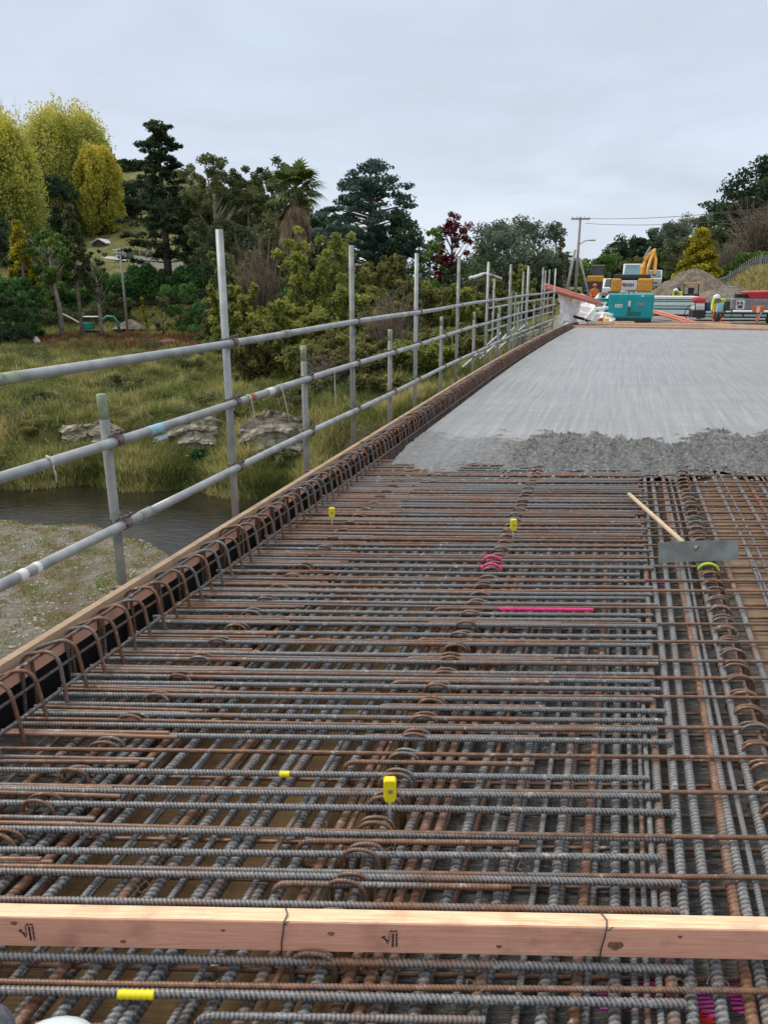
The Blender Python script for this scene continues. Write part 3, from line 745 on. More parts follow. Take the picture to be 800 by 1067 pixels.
for i, v in enumerate(shortv):
    lab = f"short scaffold post ending above the middle rail, {ORD[i]} from the camera"
    if i == 0: lab = 'short scaffold post nearest the camera with mossy green top'
    t = thing('scaffold_post', lab, 'post', E(RU-.052, v, -0.5), group='short scaffold posts')
    lz = 1.07+rnd.uniform(-.03, .03); lean = rnd.uniform(-0.02, 0.02)
    part('tube', MB().tube([E(RU-.052, v, -0.5), E(RU-.052, v+lean, lz)], 0.0242, 14), M['galv_dark'], t, smooth=True)
    part('end_ring', MB().tube([E(RU-.052, v+lean, lz-0.12), E(RU-.052, v+lean, lz+0.001)], 0.0247, 14), M['mossy'], t, smooth=True)
    posts.append((v, 2))
def coupler(v, z, lab):
    t = thing('scaffold_coupler', lab, 'clamp', E(RU-0.026, v, z), -AZ, 'rusty couplers on the guard rail'); t.scale = (1.03, 1.05, 1.05)
    mb = MB().tube([(0.026, -0.022, 0), (0.026, 0.022, 0)], 0.030, 14); mb.tube([(-0.026, 0, -0.022), (-0.026, 0, 0.022)], 0.030, 14)
    mb.box((0, 0, 0), (0.05, 0.04, 0.04))
    part('body', mb, M['coupler'], t, local=True)
    mb = MB().tube([(0.03, -0.035, 0.034), (0.03, 0.045, 0.034)], 0.006, 8); mb.tube([(0.03, 0.03, 0.034), (0.03, 0.045, 0.034)], 0.012, 6)
    mb.tube([(-0.035, 0.034, -0.03), (-0.035, 0.034, 0.04)], 0.006, 8); mb.tube([(-0.035, 0.034, 0.025), (-0.035, 0.034, 0.04)], 0.012, 6)
    part('bolt', mb, M['coupler'], t, local=True)
for v, n in posts:
    for k in range(3):
        if n == 2 and k == 0: continue
        idx = sorted(p[0] for p in posts).index(v)
        coupler(v, railz[k], f"rusty coupler joining the {rn[k]} rail to the {ORD[idx] if idx < 14 else 'farthest'} post from the camera")
# outer row of scaffold at far end
outs = [(18.2, 1.60), (20.2, .9), (22.4, 1.78), (24.6, 1.8), (26.6, 1.85), (28.8, 1.9)]
for i, (v, z) in enumerate(outs):
    u = -3.15 if i % 2 else -2.95
    t = thing('scaffold_post', f"thin grey scaffold post of the outer far row, {ORD[i]} from the camera", 'post', E(u, v, -2.5), group='outer scaffold posts')
    part('tube', MB().tube([E(u, v, -2.5), E(u, v, z)], 0.0242, 10), M['galv_dark'], t, smooth=True)
for i, (z, a, b, du, dz) in enumerate(((0.95, 18, 29, 0, 0), (0.45, 18, 29, 0, 0), (0.0, 17, 29, 0, 0), (-0.5, 14, 20, 0, 0))):
    t = thing('scaffold_rail', f"outer scaffold rail at the far end, {['highest', 'second from top', 'second from bottom', 'lowest'][i]}", 'guard rail', E(-3.0, a, z))
    part('tube', MB().tube([E(-3.0, a+(b-a)*q/8, z) for q in range(9)], 0.0242, 10), M['galv'], t, smooth=True)
for i, v in enumerate((15.3, 17.1, 19.1)):
    for q in range(2):
        o = link('scaffold_brace', MB().tube([E(-3.0, v, -0.1-.5*q), E(-2.35, v+.5, .55-.5*q)], 0.0242, 10).mesh('b'), M['galv']); tag(o, f"{'upper' if q == 0 else 'lower'} slanting scaffold brace, {ORD[i]} pair at the far end", 'brace', 'slanting scaffold braces')
for i, v in enumerate((17.4, 18.0)):
    o = link('scaffold_post', MB().tube([E(-2.42, v*1.0, -.4), E(-2.42, v, 1.3)], 0.026, 10).mesh('p'), M['mossy']); tag(o, f"greenish short scaffold post far along the rail, {'nearer' if i == 0 else 'farther'} one", 'post')
# tape, tag, cords on the rail
def rail_at(x, k):                          # v on rail k seen at pixel column x
    best = min((abs((lambda q: 400+FPX*(q.x)/((q.y)*math.cos(PITCH)-(q.z-H)*math.sin(PITCH)))(E(RU, v, railz[k]))-x), v) for v in np.arange(1.5, 24, 0.01))
    return best[1]
def sleeve(x, k, w, mat, lab, r=0.0262, nm='tape_wrap'):
    v = rail_at(x, k); z = railz[k]+0.006*math.sin(v*1.1+k)
    o = link(nm, MB().tube([E(RU, v-w/2, z), E(RU, v+w/2, z)], r, 16).mesh(nm, smooth=True), mat); tag(o, lab, 'tape')
    return v, z
sleeve(38, 2, 0.030, M['white_tape'], 'white tape wrap on the bottom rail, right of two at the left')
sleeve(22, 2, 0.045, M['white_tape'], 'white tape wrap on the bottom rail, left of two', 0.0256)
sleeve(8, 0, 0.10, M['mossy'], 'green stain band on the top rail at the left picture edge', 0.0248, 'stain_band')
sleeve(161, 1, 0.13, M['blue_tape'], 'pale blue band on the middle rail', 0.0258)
sleeve(281, 1, 0.10, M['white_tape'], 'white tape bundle on the middle rail beside the first tall post')
sleeve(262, 1, 0.05, M['red_tape'], 'red and rusty wrap on the middle rail by the first tall post', 0.027)
v = rail_at(163, 1); z = railz[1]
t = thing('hanging_tag', 'small blue and white label hanging under the middle rail', 'label', E(RU+.03, v, z-.05), -AZ)
part('plate', MB().box((0, 0, -0.002), (0.004, 0.10, 0.026)), M['blue_tape'], t, local=True)
mb = MB()
for q in range(5): mb.box((0.0035, -0.036+q*0.018, -0.002), (0.002, 0.010, 0.012 if q % 2 else 0.009))
part('lettering', mb, M['white'], t, local=True)
def cord(x, k, L_, lab, sw=0.02):
    v = rail_at(x, k); z = railz[k]
    mb = MB().tube([E(RU+.027, v, z+.02), E(RU+.03, v+sw*.2, z-.03), E(RU+.03, v+sw*.6, z-L_*.5), E(RU+.03, v+sw, z-L_)], 0.0045, 6)
    mb.tube([E(RU, v, z+.028), E(RU+.022, v, z+.02), E(RU+.03, v, z-.01)], 0.006, 6)
    o = link('string_piece', mb.mesh('cord', smooth=True), M['rope']); tag(o, lab, 'string')
cord(50, 1, 0.09, 'short white cord hanging from the middle rail at far left', .01)
cord(257, 1, 0.20, 'white cord hanging beside the first tall post', .06)
cord(289, 1, 0.26, 'pale cord slanting down from the white tape', .13)
cord(345, 1, 0.30, 'long white cord hanging from the middle rail beyond the tape', .02)
cord(468, 1, 0.20, 'pale cord hanging from the middle rail far along', .1)
for i, v in enumerate((3.05, 5.6)):
    o = link('rusty_bracket', MB().box(E(-2.30, v, 0.10), (0.05, 0.05, 0.035), -AZ).tube([E(-2.33, v-.03, .12), E(-2.22, v, .13)], .008, 8).mesh('bracket'), M['coupler']); tag(o, f"small rusty bracket at the {'nearest' if i == 0 else 'next'} short post foot", 'bracket')

# boot and cloth at the bottom left -------------------------------------
q = gp(60, 1078, 0.06)
t = thing('rubber_boot', 'pale blue white rounded boot toe at the bottom left corner', 'boot', (q.x, q.y-0.03, 0.0))
mb = MB(); prof = [(0.10, 0.002), (0.105, 0.03), (0.098, 0.055), (0.07, 0.075), (0.02, 0.084)]
mb.lathe((0, 0, 0), prof, 24)
for p in mb.v:
    if p.y < 0: p.y *= 2.4
    p.x *= 0.95; p.y *= 0.8
o = part('toe', mb, M['bluewhite'], t, local=True, smooth=True)
q = gp(4, 1068, 0.06)
t = thing('work_glove', 'dark grey cloth glove edge in the bottom left corner', 'glove', (q.x-.02, q.y-.03, 0.0))
mb = MB(); mb.lathe((0, 0, 0), [(0.05, 0.0), (0.062, 0.03), (0.058, 0.07), (0.045, 0.10), (0.015, 0.112)], 18)
for i, p in enumerate(mb.v): p.x *= 0.9+0.12*math.sin(i*2.1); p.y *= 1.1
part('palm', mb, M['cloth_grey'], t, local=True, smooth=True)

#@@TERRAIN
# ------------------------------------------------------------------ terrain
def sst(a, b, x): t = np.clip((x-a)/(b-a), 0, 1); return t*t*(3-2*t)
FX = np.array([-400, -60, -17, -11.6, -8.8, -5.65, -3.5, 0, 5, 40, 400.]); FY = np.array([26, 25, 22.7, 22.4, 22.5, 21.9, 21.2, 19.5, 18, 14, 10.])
NX = np.array([-400, -60, -15, -10, -7.4, -5.8, -4.8, -4.1, -3.4, -2.5, 5, 40, 400.]); NY = np.array([21, 20, 19.6, 19.2, 18.7, 17.6, 16.3, 14.6, 12, 9, 7, 4, 0.])
def hgt(X, Y):
    X = np.asarray(X, float); Y = np.asarray(Y, float)
    F_ = np.interp(X, FX, FY)+0.25*np.sin(X*1.9)+0.15*np.sin(X*4.3+1); Nn = np.interp(X, NX, NY)+0.15*np.sin(X*2.3)
    s = Y-F_
    far = np.interp(s, [-2, 0, 0.2, 0.9, 1.6, 2.3, 3.2, 6, 12, 30, 52, 60], [-4.9, -4.5, -4.0, -3.75, -3.55, -2.9, -2.8, -2.75, -2.9, -3.2, -3.75, -3.7])
    rise = np.clip((X+8)/8, 0, 1.4)*np.clip((s-1)/2.2, 0, 1)*np.clip((75-Y)/30, 0, 1)
    far = far+rise*0.8
    near = np.interp(Nn-Y, [-1, 0, 0.4, 2, 8, 14, 20, 40], [-4.9, -4.47, -4.36, -4.28, -4.15, -3.9, -2.5, -1.5])
    z = np.where(s > -1.0, far, np.where(Y < Nn+0.6, near, -4.9))
    z = z+0.17*fbm(X, Y, 4.2, 21, 3)*sst(0.5, 4, np.abs(s))*np.where(s > 0, 1, 0.15)
    z = z+0.035*fbm(X, Y, 0.9, 22, 2)*np.where(s > 0, 1, 0.35)
    # hillside at the back left
    hill = np.interp(Y, [76, 88, 100, 112, 118, 135, 160], [0, 2.1, 5.4, 7.5, 8.4, 12.0, 14.0])+np.interp(Y, [135, 160, 200, 230, 400], [0, 6, 17, 19, 14])*sst(-28, -58, X)
    k = sst(8, -22, X)*0.88+0.12
    z = z+hill*k*sst(75, 80, Y)
    z = z+0.8*fbm(X, Y, 45, 31, 2)*sst(95, 150, Y)
    # raised approach beyond the bridge and the site
    v = X*SA+Y*CA; u = X*CA-Y*SA
    ap = np.minimum(np.minimum((v-26.9)*1.0, (u+2.9)/1.7), 0)-0.03
    ap = np.where(v > 60, -0.03+np.minimum(0, (u+2.9+(v-60)*0.15)/3), ap)
    z = np.where(v > 15, np.maximum(z, ap), z)
    # dry grass bank and hill on the right
    e = (X-0.42*Y+1.0)
    bank = sst(0, 4.0, e)*sst(48, 60, Y)*2.1
    rh = sst(6, 60, e)*sst(74, 125, Y)*22
    z = np.where(Y > 44, z+bank+rh, z)
    return z
xs = np.unique(np.round(np.r_[-1600, -900, -600, -400, np.arange(-300, -60, 8), np.arange(-60, -22, 1.2), np.arange(-22, 6, 0.22), np.arange(6, 60, 1.5), np.arange(60, 260, 10), 300, 500, 900, 1600], 3))
ys = np.unique(np.round(np.r_[-1200, -500, -200, -60, np.arange(-30, 8, 3), np.arange(8, 42, 0.22), np.arange(42, 90, 1.0), np.arange(90, 260, 4), np.arange(270, 420, 30), 600, 1000, 1800], 3))
GX, GY = np.meshgrid(xs, ys, indexing='ij'); GZ = hgt(GX, GY)
a_, b_ = GX.shape
i = np.arange(a_-1)[:, None]; j = np.arange(b_-1)[None, :]
Fq = np.stack([i*b_+j, (i+1)*b_+j, (i+1)*b_+j+1, i*b_+j+1], -1).reshape(-1, 4)
me = bpy.data.meshes.new('ground'); me.from_pydata(np.stack([GX, GY, GZ], -1).reshape(-1, 3).tolist(), [], Fq.tolist()); me.update()
me.polygons.foreach_set('use_smooth', [True]*len(me.polygons))
gravelmask = ((GY < np.interp(GX, NX, NY)+0.5) & (GY > -20)).astype(float)*sst(9.0, 12.5, GY+0.5*np.sin(GX*1.7)+0.3*np.sin(GX*4+GY*2)+0.35*(GX+6))
VV = GX*SA+GY*CA; UU = GX*CA-GY*SA
site = ((VV > 25.5) & (UU > -3.0) & (GX-0.42*GY+1.0 < 3.0) & (GY < 120)).astype(float)
for nm, arr in (('gravel', gravelmask), ('site', site)):
    at_ = me.attributes.new(nm, 'FLOAT', 'POINT'); at_.data.foreach_set('value', arr.reshape(-1).astype(np.float32))
def ground_mat():
    m, nt, b = newmat('ground')
    v = geo(nt)
    g1 = noise(nt, v, 0.55, 5, 0.65); g2_ = noise(nt, v, 3.5, 5, 0.7)
    c = ramp(nt, g1, [(0.3, (0.08, 0.10, 0.03)), (0.45, (0.16, 0.17, 0.055)), (0.6, (0.27, 0.25, 0.10)), (0.75, (0.17, 0.14, 0.075))])
    c = mixc(nt, ramp(nt, g2_, [(0.4, (0, 0, 0)), (0.7, (0.6, 0.6, 0.6))]), c, (0.05, 0.055, 0.018))
    # steep bank shows earth
    ge = nt.nodes.new('ShaderNodeNewGeometry'); sx = nt.nodes.new('ShaderNodeSeparateXYZ'); nt.links.new(ge.outputs['Normal'], sx.inputs[0])
    st = ramp(nt, sx.outputs[2], [(0.55, (0.9, 0.9, 0.9)), (0.82, (0, 0, 0))])
    earth = ramp(nt, noise(nt, geo(nt, (1, 1, 6)), 1.5, 5, 0.7), [(0.3, (0.045, 0.038, 0.02)), (0.7, (0.17, 0.14, 0.085))])
    c = mixc(nt, st, c, earth)
    vo = N(nt, 'ShaderNodeTexVoronoi', Scale=16.0); nt.links.new(v, vo.inputs['Vector'])
    gr = ramp(nt, noise(nt, v, 9, 8, 0.8), [(0.3, (0.13, 0.115, 0.09)), (0.5, (0.29, 0.265, 0.22)), (0.68, (0.48, 0.45, 0.40))])
    
    gr = mixc(nt, ramp(nt, noise(nt, v, 0.9, 4, 0.6), [(0.45, (0, 0, 0)), (0.62, (0.7, 0.7, 0.7))]), gr, (0.19, 0.165, 0.10))
    a1 = nt.nodes.new('ShaderNodeAttribute'); a1.attribute_name = 'gravel'
    a2 = nt.nodes.new('ShaderNodeAttribute'); a2.attribute_name = 'site'
    c = mixc(nt, a1.outputs['Fac'], c, gr)
    si = ramp(nt, noise(nt, v, 0.7, 5, 0.6), [(0.35, (0.24, 0.21, 0.17)), (0.65, (0.40, 0.37, 0.32))])
    c = mixc(nt, a2.outputs['Fac'], c, si)
    nt.links.new(c, b.inputs['Base Color']); b.inputs['Roughness'].default_value = 0.95; b.inputs['Specular IOR Level'].default_value = 0.2
    ad = nt.nodes.new('ShaderNodeMath'); ad.operation = 'ADD'; nt.links.new(g2_, ad.inputs[0]); nt.links.new(noise(nt, v, 14, 6, 0.75), ad.inputs[1])
    bump(nt, b, ad.outputs[0], 0.9, 0.12)
    return m
me.materials.append(ground_mat()); struct(link('ground', me, None))

# water
def water_mat():
    m, nt, b = newmat('stream water')
    v = geo(nt, (1, 1.9, 1))
    c = ramp(nt, noise(nt, geo(nt), 0.6, 4), [(0.35, (0.012, 0.011, 0.007)), (0.7, (0.03, 0.026, 0.016))])
    nt.links.new(c, b.inputs['Base Color']); b.inputs['Roughness'].default_value = 0.05; b.inputs['IOR'].default_value = 1.33; b.inputs['Specular IOR Level'].default_value = 0.32
    n1 = noise(nt, v, 3.2, 5, 0.62, 0.8); bump(nt, b, n1, 0.30, 0.035)
    return m
mb = MB(); xw = list(np.linspace(-60, 30, 60))
for x in xw:
    mb.v += [Vector((x, np.interp(x, NX, NY)-0.6, -4.42)), Vector((x, np.interp(x, FX, FY)+0.7, -4.42))]
for q in range(len(xw)-1): mb.f.append((2*q, 2*q+2, 2*q+3, 2*q+1))
M['water'] = water_mat()
struct(link('water', mb.mesh('water'), M['water']))

def gz(x, y): return float(hgt(np.array([x]), np.array([y]))[0])

# ------------------------------------------------------------------ foliage
def leaf_mesh(name, P, size, tint, g, flat=0.0, aspect=0.55, direction=None):
    n = len(P)
    nn = g.normal(size=(n, 3)); nn[:, 2] = nn[:, 2]*(1-flat)+flat*2.0; nn /= np.linalg.norm(nn, axis=1)[:, None]
    d = g.normal(size=(n, 3)) if direction is None else direction+0.45*g.normal(size=(n, 3))
    t = d-nn*np.sum(d*nn, axis=1)[:, None]; t /= np.linalg.norm(t, axis=1)[:, None]+1e-9
    b = np.cross(nn, t)
    s = (size*g.uniform(0.6, 1.35, n))[:, None]
    bow = nn*s*0.18
    V = np.stack([P-t*s*0.5, P+b*s*aspect*0.5+bow, P+t*s*0.5, P-b*s*aspect*0.5+bow], 1).reshape(-1, 3).astype(np.float32)
    me = bpy.data.meshes.new(name)
    me.vertices.add(4*n); me.vertices.foreach_set('co', V.ravel())
    me.loops.add(4*n); me.loops.foreach_set('vertex_index', np.arange(4*n, dtype=np.int32))
    me.polygons.add(n); me.polygons.foreach_set('loop_start', np.arange(0, 4*n, 4, dtype=np.int32))
    me.update(calc_edges=True); me.validate()
    at_ = me.attributes.new('tint', 'FLOAT', 'POINT'); at_.data.foreach_set('value', np.repeat(np.clip(tint, 0, 1), 4).astype(np.float32))
    return me
def clumps_to_points(C, Rr, per, g, squash=0.8, lo_tint=0.0, shell=0.5):
    """C (k,3) centres, Rr (k,) radii -> leaf points + tint per leaf (varies per clump)"""
    k = len(C); n = k*per
    idx = np.repeat(np.arange(k), per)
    d = g.normal(size=(n, 3)); d /= np.linalg.norm(d, axis=1)[:, None]
    r = g.uniform(0, 1, n)**shell
    P = C[idx]+d*(r*Rr[idx])[:, None]*np.array([1, 1, squash])
    ct = g.uniform(0, 0.75, k)
    return P, np.clip(ct[idx]+g.normal(0, 0.16, n), 0, 1)
def tree(name, label, loc, top, width, style, mat, seed, group=None, leaf=0.3, per=60, k=60, trunk=None, bark='bark', low=0.25, cat='tree', lean=0.0, depth=None, tr=0.0):
    g = np.random.default_rng(seed); loc = Vector(loc); h = top-loc.z; w = width/2
    t = thing(name, label, cat, loc, 0, group); tb = MB()
    tr = tr or max(0.06, h*0.022)
    base = np.array([0., 0, 0]); C = []; Rr = []; direction = None; flat = 0.0; sq = 0.8
    if style == 'round' or style == 'gum':
        zc = h*(low+1)/2; hz = h*(1-low)/2
        while len(C) < k:
            d = g.normal(size=3); d /= np.linalg.norm(d); r = g.uniform(0.35, 1)**0.6
            dz = math.copysign(abs(d[2])**.65, d[2]); wob = 1+.18*math.sin(3*math.atan2(d[1], d[0])+seed*1.7)+.1*math.sin(7*d[2]+seed)
            p = np.array([d[0]*w*r*wob, d[1]*w*r*wob, zc+dz*hz*r])
            rr = w*(g.uniform(0.16, 0.30) if style == 'round' else g.uniform(0.13, 0.24))
            C.append(p); Rr.append(rr)
        spine = [Vector((0, 0, -0.3)), Vector((w*.05, 0, h*low*.6)), Vector((w*.02+lean*.3, 0, h*low)), Vector((lean*.6, w*.05, h*(low+.3))), Vector((lean, 0, h*.8))]
        tb.tube(spine, [tr*1.25, tr, tr*.85, tr*.5, tr*.15], 8)
        for p in C[::max(1, len(C)//22)]:
            z0 = max(h*low*.8, min(h*.75, p[2]-abs(p[0])*0.8-h*.08)); s0 = Vector((lean*z0/h, 0, z0))
            mid = s0.lerp(Vector(p), .5)+Vector((0, 0, -abs(p[0])*.1)); tb.tube([s0, mid, Vector(p)], tr*.35, 5, tr*.06)
    elif style == 'poplar':
        for q in range(k):
            z = g.uniform(low, 0.91); prof = math.sin(min(1, (z-low)/(1-low)+.12)*math.pi*.90)**0.42
            a = g.uniform(0, 6.28); r = w*prof*g.uniform(0.2, 1)**.5*0.9
            C.append((math.cos(a)*r, math.sin(a)*r, z*h)); Rr.append(w*g.uniform(.13, .24))
        sq = 2.4; direction = np.array([0, 0, 0.6])
        for q in range(13):
            a = g.uniform(0, 6.28); e = g.uniform(.2, .8)*w
            tb.tube([(0, 0, -.3), (math.cos(a)*e*.35, math.sin(a)*e*.35, h*.3), (math.cos(a)*e*.8, math.sin(a)*e*.8, h*.65), (math.cos(a)*e, math.sin(a)*e, h*g.uniform(.85, .98))], tr*.4, 6, tr*.05)
    elif style in ('conifer', 'cedar', 'cone'):
        n = k; fl = {'conifer': .35, 'cedar': .3, 'cone': .0}[style]
        tb.tube([(0, 0, -.3), (0, 0, h*.5), (lean, 0, h*.985)], [tr*1.2, tr*.75, tr*.08], 8)
        for q in range(n):
            z = low+(1-low)*(q+.5)/n; 
            if style == 'cone': R_ = w*(1-(z-low)/(1-low))**.8+0.05*w
            else: R_ = w*(1-((z-low)/(1-low))**(3.2 if style == 'conifer' else 2.4))**.7*g.uniform(.35, 1.1)+.08*w
            m = 2 if style != 'cone' else 3
            for s_ in range(m):
                a = q*2.4+s_*(6.28/m)+g.uniform(-.4, .4); up = g.uniform(.02, .16)*R_ if style == 'cedar' else g.uniform(-.05, .1)*R_
                for f_ in (.35, .62, .88, 1.0):
                    if f_ < .5 and style == 'cone': continue
                    C.append((math.cos(a)*R_*f_+g.normal(0, .04*w), math.sin(a)*R_*f_+g.normal(0, .04*w), z*h+up*f_+g.normal(0, .01*h))); Rr.append(max(.06*w, w*(.20 if style != 'cone' else .26)*(1.15-f_*.5)))
                if q % 2 == 0: tb.tube([(lean*z, 0, z*h-.02*h), (math.cos(a)*R_*.9, math.sin(a)*R_*.9, z*h+up)], tr*.22, 5, tr*.05)
        sq = fl+.1 if style != 'cone' else .8; flat = .5 if style != 'cone' else .1
    elif style == 'spread':
        zc = h*(low+1)/2; hz = h*(1-low)/2
        while len(C) < k:
            d = g.normal(size=3); d /= np.linalg.norm(d); r = g.uniform(0.3, 1)**0.5
            zz = d[2]*r; fl_ = 1-.30*max(0, zz)**1.5+.25*math.sin(5*math.atan2(d[1], d[0])+seed)*(1-abs(zz))
            C.append((d[0]*w*r*fl_, d[1]*w*r*fl_, zc+hz*zz)); Rr.append(w*g.uniform(.12, .24))
        spine = [Vector((0, 0, -.3)), Vector((0, 0, h*.4)), Vector((w*.03, 0, h*.7)), Vector((0, 0, h*.94))]
        tb.tube(spine, [tr*1.25, tr, tr*.7, tr*.15], 8)
        for p in C[::2]:
            s0 = Vector((0, 0, max(h*low*.7, p[2]-abs(p[0])*.25))); tb.tube([s0, s0.lerp(Vector(p), .6)+Vector((0, 0, .1)), Vector(p)], tr*.25, 5, tr*.05)
        sq = .38; flat = .35; direction = np.array([0.0, 0, .25])
    elif style == 'sapling':
        ns = max(5, k//7)
        for q in range(ns):
            a = g.uniform(0, 6.28); e = g.uniform(.15, 1.0)**.6*w; hh = h*g.uniform(.6, 1.0)*(1-.25*(e/w)**2)
            pts = [Vector((g.normal(0, .12*w), g.normal(0, .12*w), -.2)), Vector((math.cos(a)*e*.4, math.sin(a)*e*.4, hh*.4)), Vector((math.cos(a)*e*.8, math.sin(a)*e*.8, hh*.8)), Vector((math.cos(a)*e+g.normal(0, .1*w), math.sin(a)*e, hh))]
            tb.tube(pts, tr*.5, 5, tr*.08)
            for m in range(max(5, k//ns+4)):
                f_ = g.uniform(.12, 1); seg = min(2, int(f_*3)); p = pts[seg].lerp(pts[seg+1], f_*3-seg)
                br = Vector((g.normal(), g.normal(), g.normal()*.5+.35))*w*.22*(1.15-f_)
                tb.tube([p, p+br*.9], tr*.12, 4, tr*.04)
                for e_ in (.5, 1.0): C.append(tuple(p+br*e_)); Rr.append(w*g.uniform(.07, .16))
        sq = .9; direction = np.array([0, 0, .35])
    elif style == 'bare':
        for q in range(k):
            a = g.uniform(0, 6.28); e = g.uniform(.1, 1)*w; p0 = Vector((g.normal(0, .1*w), 0, 0)); p3 = Vector((math.cos(a)*e, math.sin(a)*e, h*g.uniform(.55, 1)))
            pts = [p0, p0.lerp(p3, .5)+Vector((0, 0, h*.08)), p3]; tb.tube(pts, tr*.35, 4, tr*.04)
            for m in range(5):
                f_ = g.uniform(.35, 1); p = pts[1].lerp(pts[2], max(0, f_*2-1)); tb.tube([p, p+Vector((g.normal(0, .18*w), g.normal(0, .18*w), abs(g.normal(0, .12*h))))], tr*.12, 3, tr*.03)
    bk = M[bark]
    part('trunk', tb, bk, t, smooth=True, local=True)
    if C:
        C = np.array(C, float); Rr = np.array(Rr, float)
        if depth: C[:, 1] *= depth
        P, ti = clumps_to_points(C, Rr, per, g, sq)
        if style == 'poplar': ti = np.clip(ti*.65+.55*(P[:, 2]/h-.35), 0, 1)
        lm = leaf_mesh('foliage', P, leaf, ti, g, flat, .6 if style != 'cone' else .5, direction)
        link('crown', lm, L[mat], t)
    return t
def tpos(x, Y):
    X = at(x, 290, Y).x; return (X, Y, gz(X, Y)-0.05)
def ptree(name, label, x, Y, ytop, wpx, style, mat, seed, **kw):
    p = tpos(x, Y); top = at(x, ytop, Y).z; w = wpx/801*(Y*math.cos(PITCH))
    return tree(name, label, p, top, w, style, mat, seed, **kw)
T = ptree
# far back left
T('bare_tree', 'bare grey twiggy tree sticking up behind the left yellow poplar', 12, 150, 96, 60, 'bare', None, 1, k=60, bark='twig', tr=.35)
T('bare_tree', 'small bare twiggy tree between the two yellow poplars', 44, 150, 120, 26, 'bare', None, 2, k=30, bark='twig', tr=.3)
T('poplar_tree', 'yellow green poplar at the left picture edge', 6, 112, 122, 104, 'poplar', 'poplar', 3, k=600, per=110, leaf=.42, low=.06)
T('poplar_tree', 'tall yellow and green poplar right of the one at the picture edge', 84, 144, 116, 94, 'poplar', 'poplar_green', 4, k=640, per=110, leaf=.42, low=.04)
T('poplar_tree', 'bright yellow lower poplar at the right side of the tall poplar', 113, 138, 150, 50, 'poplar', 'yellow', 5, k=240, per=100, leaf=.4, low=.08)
T('conifer_tree', 'dark evergreen at the foot of the tall yellow poplar', 68, 132, 182, 46, 'round', 'dark', 6, k=60, per=90, leaf=.4, low=.05)
T('conifer_tree', 'small dark evergreen on the ridge behind the tall poplar', 122, 200, 148, 18, 'cone', 'dark', 7, k=30, per=26, leaf=.7)
T('conifer_tree', 'dark conifer belt tree on the ridge left of the layered conifer', 143, 195, 168, 30, 'round', 'dark', 8, k=40, per=70, leaf=.7, low=.05)
T('conifer_tree', 'tall layered dark conifer with flat branch pads and bare lower trunk', 176, 92, 128, 82, 'conifer', 'dark', 9, k=30, per=70, leaf=.34, low=.22, tr=.45)
T('conifer_tree', 'broad dark conifer left of the tall layered conifer', 152, 150, 186, 52, 'round', 'dark', 10, k=60, per=100, leaf=.4, low=.12)
T('conifer_tree', 'dark evergreen right behind the tall layered conifer', 208, 128, 200, 50, 'round', 'dark', 110, k=60, per=90, leaf=.4, low=.12)
T('gum_tree', 'olive gum tree with an open rounded crown and forked trunk', 228, 72, 158, 66, 'gum', 'gum', 12, k=120, per=120, leaf=.24, low=.36, bark='bark_pale', tr=.32)
T('gum_tree', 'olive gum tree just behind and right of the open crowned one', 262, 84, 168, 56, 'gum', 'gum', 13, k=90, per=130, leaf=.3, low=.2)
T('evergreen_tree', 'dark leafy tree behind the palm', 288, 88, 166, 50, 'round', 'gum', 14, k=60, per=100, leaf=.32, low=.12)
T('evergreen_tree', 'dark understorey tree below the gum trees', 245, 66, 232, 76, 'round', 'dark', 15, k=70, per=90, leaf=.28, low=.05)
T('evergreen_tree', 'dark understorey tree left of the palm trunk', 292, 62, 224, 64, 'round', 'gum', 16, k=70, per=90, leaf=.26, low=.05)
T('cedar_tree', 'blue green cedar with spreading branches, tallest in the middle', 386, 62, 163, 104, 'spread', 'cedar', 17, k=220, per=85, leaf=.27, low=.25, tr=.4)
T('cedar_tree', 'dark lower cedar at the right foot of the blue green one', 415, 60, 222, 66, 'round', 'dark', 18, k=60, per=90, leaf=.25, low=.1)
T('evergreen_tree', 'dark green tree between the palm and the blue green cedar', 345, 70, 215, 60, 'round', 'dark', 19, k=60, per=90, leaf=.3, low=.05)
T('red_leaved_tree', 'dark red leaved tree in the middle distance', 470, 75, 221, 38, 'round', 'red', 20, k=60, per=80, leaf=.24, low=.35)
T('evergreen_tree', 'dark green tree just left of the red leaved one', 448, 70, 232, 40, 'round', 'green', 21, k=50, per=70, leaf=.25, low=.1)
T('evergreen_tree', 'dark evergreen below the red leaved tree', 478, 68, 262, 50, 'round', 'dark', 22, k=40, per=80, leaf=.25, low=.05)
T('leafy_tree', 'big grey green rounded tree left of the power pole', 537, 70, 224, 92, 'round', 'greygreen', 23, k=130, per=150, leaf=.25, low=.08)
T('leafy_tree', 'narrow dark green tree right against the big grey green one', 577, 78, 226, 28, 'round', 'gum', 24, k=50, per=80, leaf=.25, low=.05)
T('evergreen_tree', 'dark mass of evergreen leaves under the big grey green tree', 520, 66, 262, 90, 'round', 'dark', 25, k=60, per=90, leaf=.25, low=.05)
T('evergreen_tree', 'low dark tree at the far end of the rail', 585, 66, 272, 44, 'round', 'dark', 26, k=40, per=80, leaf=.25, low=.03)
